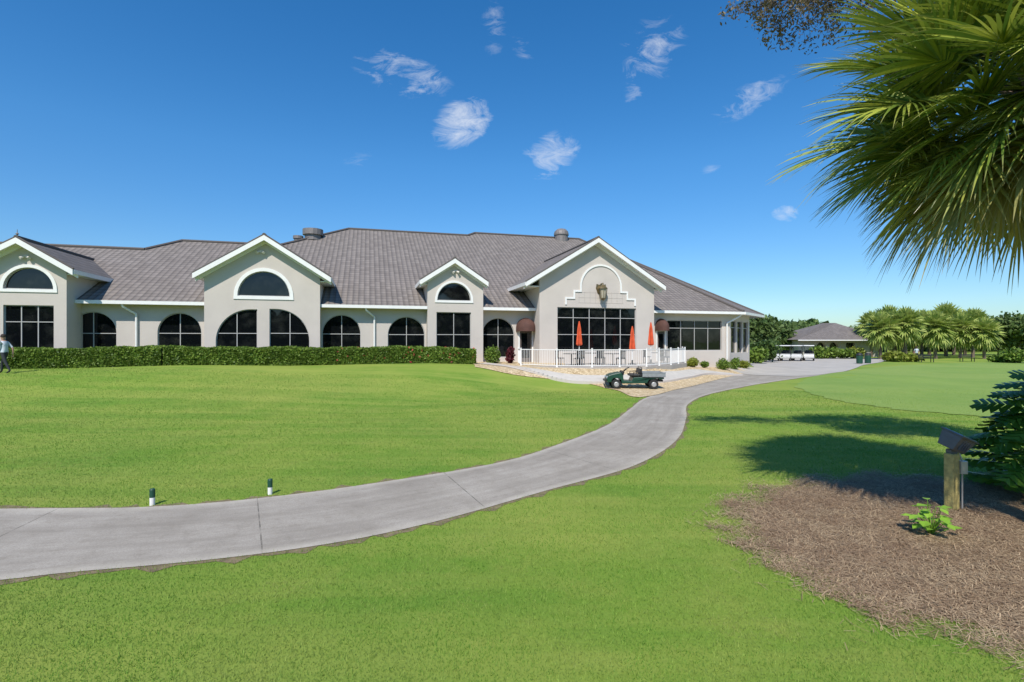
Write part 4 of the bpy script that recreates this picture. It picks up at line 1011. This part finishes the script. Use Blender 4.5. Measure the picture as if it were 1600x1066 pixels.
# ------------------------------------------------------------------ people
def person(loc, rz, label, scale=1.0, stride=1.0):
    J = {}; R = {}; E = []
    def j(n, p, r): J[n] = p; R[n] = r
    j('pel',(0,0,.95),.15); j('bel',(-.01,0,1.12),.135); j('che',(-.02,0,1.32),.15); j('shc',(-.03,0,1.45),.10); j('nec',(-.045,0,1.53),.055)
    j('he1',(-.06,0,1.60),.08); j('he2',(-.07,0,1.68),.095); j('he3',(-.06,0,1.76),.07)
    E += [('pel','bel'),('bel','che'),('che','shc'),('shc','nec'),('nec','he1'),('he1','he2'),('he2','he3')]
    for sg, nm, k in ((1,'L',1),(-1,'R',-1)):
        st = .24*stride*k
        j('hip'+nm,(0,.09*sg,.9),.095); j('kne'+nm,(-st*.75+(-.03),.1*sg,.5),.065)
        j('ank'+nm,(-st*1.15+(.04 if k > 0 else .08),.1*sg,.09+(.05 if k < 0 else 0)),.042); j('toe'+nm,(-st*1.15-.17+(.04 if k > 0 else .1),.11*sg,.035),.036)
        E += [('pel','hip'+nm),('hip'+nm,'kne'+nm),('kne'+nm,'ank'+nm),('ank'+nm,'toe'+nm)]
        j('sho'+nm,(-.03,.18*sg,1.43),.065); j('elb'+nm,(.03+st*.5,.24*sg,1.16),.045); j('wri'+nm,(-.06+st*.9,.24*sg,.93),.03); j('pal'+nm,(-.08+st*.95,.24*sg,.86),.034)
        E += [('shc','sho'+nm),('sho'+nm,'elb'+nm),('elb'+nm,'wri'+nm),('wri'+nm,'pal'+nm)]
    names = list(J); me = bpy.data.meshes.new('body'); me.from_pydata([J[n_] for n_ in names], [(names.index(a), names.index(b2)) for a, b2 in E], [])
    o = bpy.data.objects.new('tmp', me); COL.objects.link(o); o.modifiers.new('s','SKIN')
    for i, n_ in enumerate(names): me.skin_vertices[0].data[i].radius = (R[n_],)*2
    me.skin_vertices[0].data[0].use_root = True
    sb = o.modifiers.new('ss','SUBSURF'); sb.levels = 2
    dg = bpy.context.evaluated_depsgraph_get(); bm_ = bpy.data.meshes.new_from_object(o.evaluated_get(dg)); bpy.data.objects.remove(o)
    t = top('person', (0,0,0), label, 'person')
    for nm in ('skin','shirt','pants','black'): bm_.materials.append(MT[nm])
    for p in bm_.polygons:
        c = p.center; p.use_smooth = True
        p.material_index = 3 if c.z < .1 else 2 if c.z < .98 and abs(c.y) < .19 else 0 if (c.z > 1.5 or (abs(c.y) > .19 and c.z < 1.22)) else 1
    b_ = bpy.data.objects.new('body', bm_); COL.objects.link(b_); b_.parent = t
    mb = MB(); mb.lathe(Vector((-.055,0,1.70)), [(.1,-.02),(.102,.03),(.085,.09),(.04,.125),(.001,.13)], 14); mb.box((-.16,0,1.70), (.14,.14,.015)); mb.build('cap', MT['hair'], t, smooth=False)
    for sg, k in ((1,1),(-1,-1)):
        st = .24*stride*k; hb = Vector((-.085+st*.97,.24*sg,.84)); mb = MB()
        for i in range(4):
            q = hb+Vector((-.03+.02*i,0,-.02)); mb.tube([q, q+Vector((-.003,-.008*sg,-.045)), q+Vector((-.003,-.022*sg,-.075+.006*abs(i-1.5)))], [.009,.008,.006], 6)
        mb.tube([hb+Vector((-.035,0,.02)), hb+Vector((-.055,-.01*sg,-.01)), hb+Vector((-.055,-.015*sg,-.035))], [.01,.009,.007], 6)
        mb.build('hand', MT['skin'], t)
    t.location = loc; t.rotation_euler = (0,0,rz); t.scale = (scale,)*3
    return t
x, y = W(7, 23.6); person((x,y,h1(x,y)), 0, 'person in pale shirt and dark trousers walking on the lawn')
x, y = W(1432, 64); pp = person((x,y,.02), 1.2, 'person in dark trousers standing beyond the putting green', 1, .2)

# ------------------------------------------------------------------ light, sky, camera
Ld = Vector((.20,.84,-1)).normalized(); el = math.asin(-Ld.z); az = math.atan2(-Ld.x, -Ld.y)
sun = bpy.data.lights.new('sun', 'SUN'); sun.energy = 5.0; sun.angle = math.radians(.53); sun.color = (1,.95,.87)
so = bpy.data.objects.new('sun', sun); COL.objects.link(so); so.rotation_euler = Ld.to_track_quat('-Z','Y').to_euler(); so.location = (0,0,50)
w = bpy.data.worlds.new('World'); scene.world = w; w.use_nodes = True; nt = w.node_tree; bg = nt.nodes['Background']
sky = N(nt, 'ShaderNodeTexSky', sky_type='NISHITA'); sky.sun_disc = False; sky.sun_elevation = el; sky.sun_rotation = az % (2*math.pi)
sky.air_density = 1.0; sky.dust_density = .3; sky.ozone_density = 2.5; sky.altitude = 0
hs = N(nt, 'ShaderNodeHueSaturation'); hs.inputs['Saturation'].default_value = 1.36; nt.links.new(sky.outputs[0], hs.inputs['Color'])
tc = N(nt, 'ShaderNodeTexCoord'); sx = N(nt, 'ShaderNodeSeparateXYZ'); nt.links.new(tc.outputs['Generated'], sx.inputs[0])
hz = ramp(nt, sx.outputs[2], 0.0, .32)
tint = mixc(nt, hz, (.58,.74,.90), (1.04,1.10,1.14))
skyc = mixc(nt, 1.0, hs.outputs[0], tint, 'MULTIPLY')
yy = mth(nt, 'MAXIMUM', sx.outputs[1], .05); ca = mth(nt, 'DIVIDE', sx.outputs[0], yy); cb2 = mth(nt, 'DIVIDE', sx.outputs[2], yy)
cv = N(nt, 'ShaderNodeCombineXYZ'); nt.links.new(ca, cv.inputs[0]); nt.links.new(cb2, cv.inputs[1])
n1 = N(nt, 'ShaderNodeTexNoise'); n1.inputs['Scale'].default_value = 19; n1.inputs['Detail'].default_value = 11; n1.inputs['Roughness'].default_value = .7; n1.inputs['Distortion'].default_value = .9
mp = N(nt, 'ShaderNodeMapping'); mp.inputs['Rotation'].default_value = (0,0,.4); mp.inputs['Scale'].default_value = (.7,1.5,1); nt.links.new(cv.outputs[0], mp.inputs[0]); nt.links.new(mp.outputs[0], n1.inputs['Vector'])
tot = None
for px, py, rx, ry, ang, st in [(628,115,88,38,-.3,.56),(722,192,58,42,.5,.82),(860,243,58,38,.45,.72),(1018,80,78,50,.9,.36),(990,135,22,52,0,.34),(1172,155,75,26,.5,.43),(1226,334,26,16,0,.7),(772,40,22,60,0,.28),(815,75,28,16,-.5,.42),(1115,268,24,14,0,.3),(560,250,30,16,.2,.2)]:
    u0, v0 = (px-800)/800, (533-py)/800; rx /= 800; ry /= 800
    du = mth(nt, 'SUBTRACT', ca, u0); dv = mth(nt, 'SUBTRACT', cb2, v0); co, si = math.cos(ang), math.sin(ang)
    e1 = mth(nt, 'DIVIDE', mth(nt, 'ADD', mth(nt, 'MULTIPLY', du, co), mth(nt, 'MULTIPLY', dv, si)), rx)
    e2 = mth(nt, 'DIVIDE', mth(nt, 'SUBTRACT', mth(nt, 'MULTIPLY', dv, co), mth(nt, 'MULTIPLY', du, si)), ry)
    r2_ = mth(nt, 'ADD', mth(nt, 'MULTIPLY', e1, e1), mth(nt, 'MULTIPLY', e2, e2))
    k = mth(nt, 'MULTIPLY', mth(nt, 'SUBTRACT', 1.0, r2_, clamp=True), st)
    tot = k if tot is None else mth(nt, 'MAXIMUM', tot, k)
den = mth(nt, 'ADD', n1.outputs['Fac'], mth(nt, 'MULTIPLY', mth(nt, 'POWER', tot, .8), .36))
fac = mth(nt, 'MULTIPLY', ramp(nt, den, .60, 1.06), mth(nt, 'MULTIPLY', tot, 3.0, clamp=True), clamp=True)
fac = mth(nt, 'MULTIPLY', fac, .95, clamp=True)
cc = mixc(nt, fac, skyc, (6.0,6.3,6.8)); nt.links.new(cc, bg.inputs['Color']); bg.inputs['Strength'].default_value = .142
cam = bpy.data.cameras.new('camera'); cam.lens = 18; cam.sensor_width = 36; cam.clip_end = 4000; cam.clip_start = .05
co_ = bpy.data.objects.new('camera', cam); COL.objects.link(co_); co_.location = (0,0,EYE); co_.rotation_euler = (math.pi/2,0,0); scene.camera = co_
scene.view_settings.view_transform = 'Standard'; scene.view_settings.look = 'None'; scene.view_settings.exposure = 0
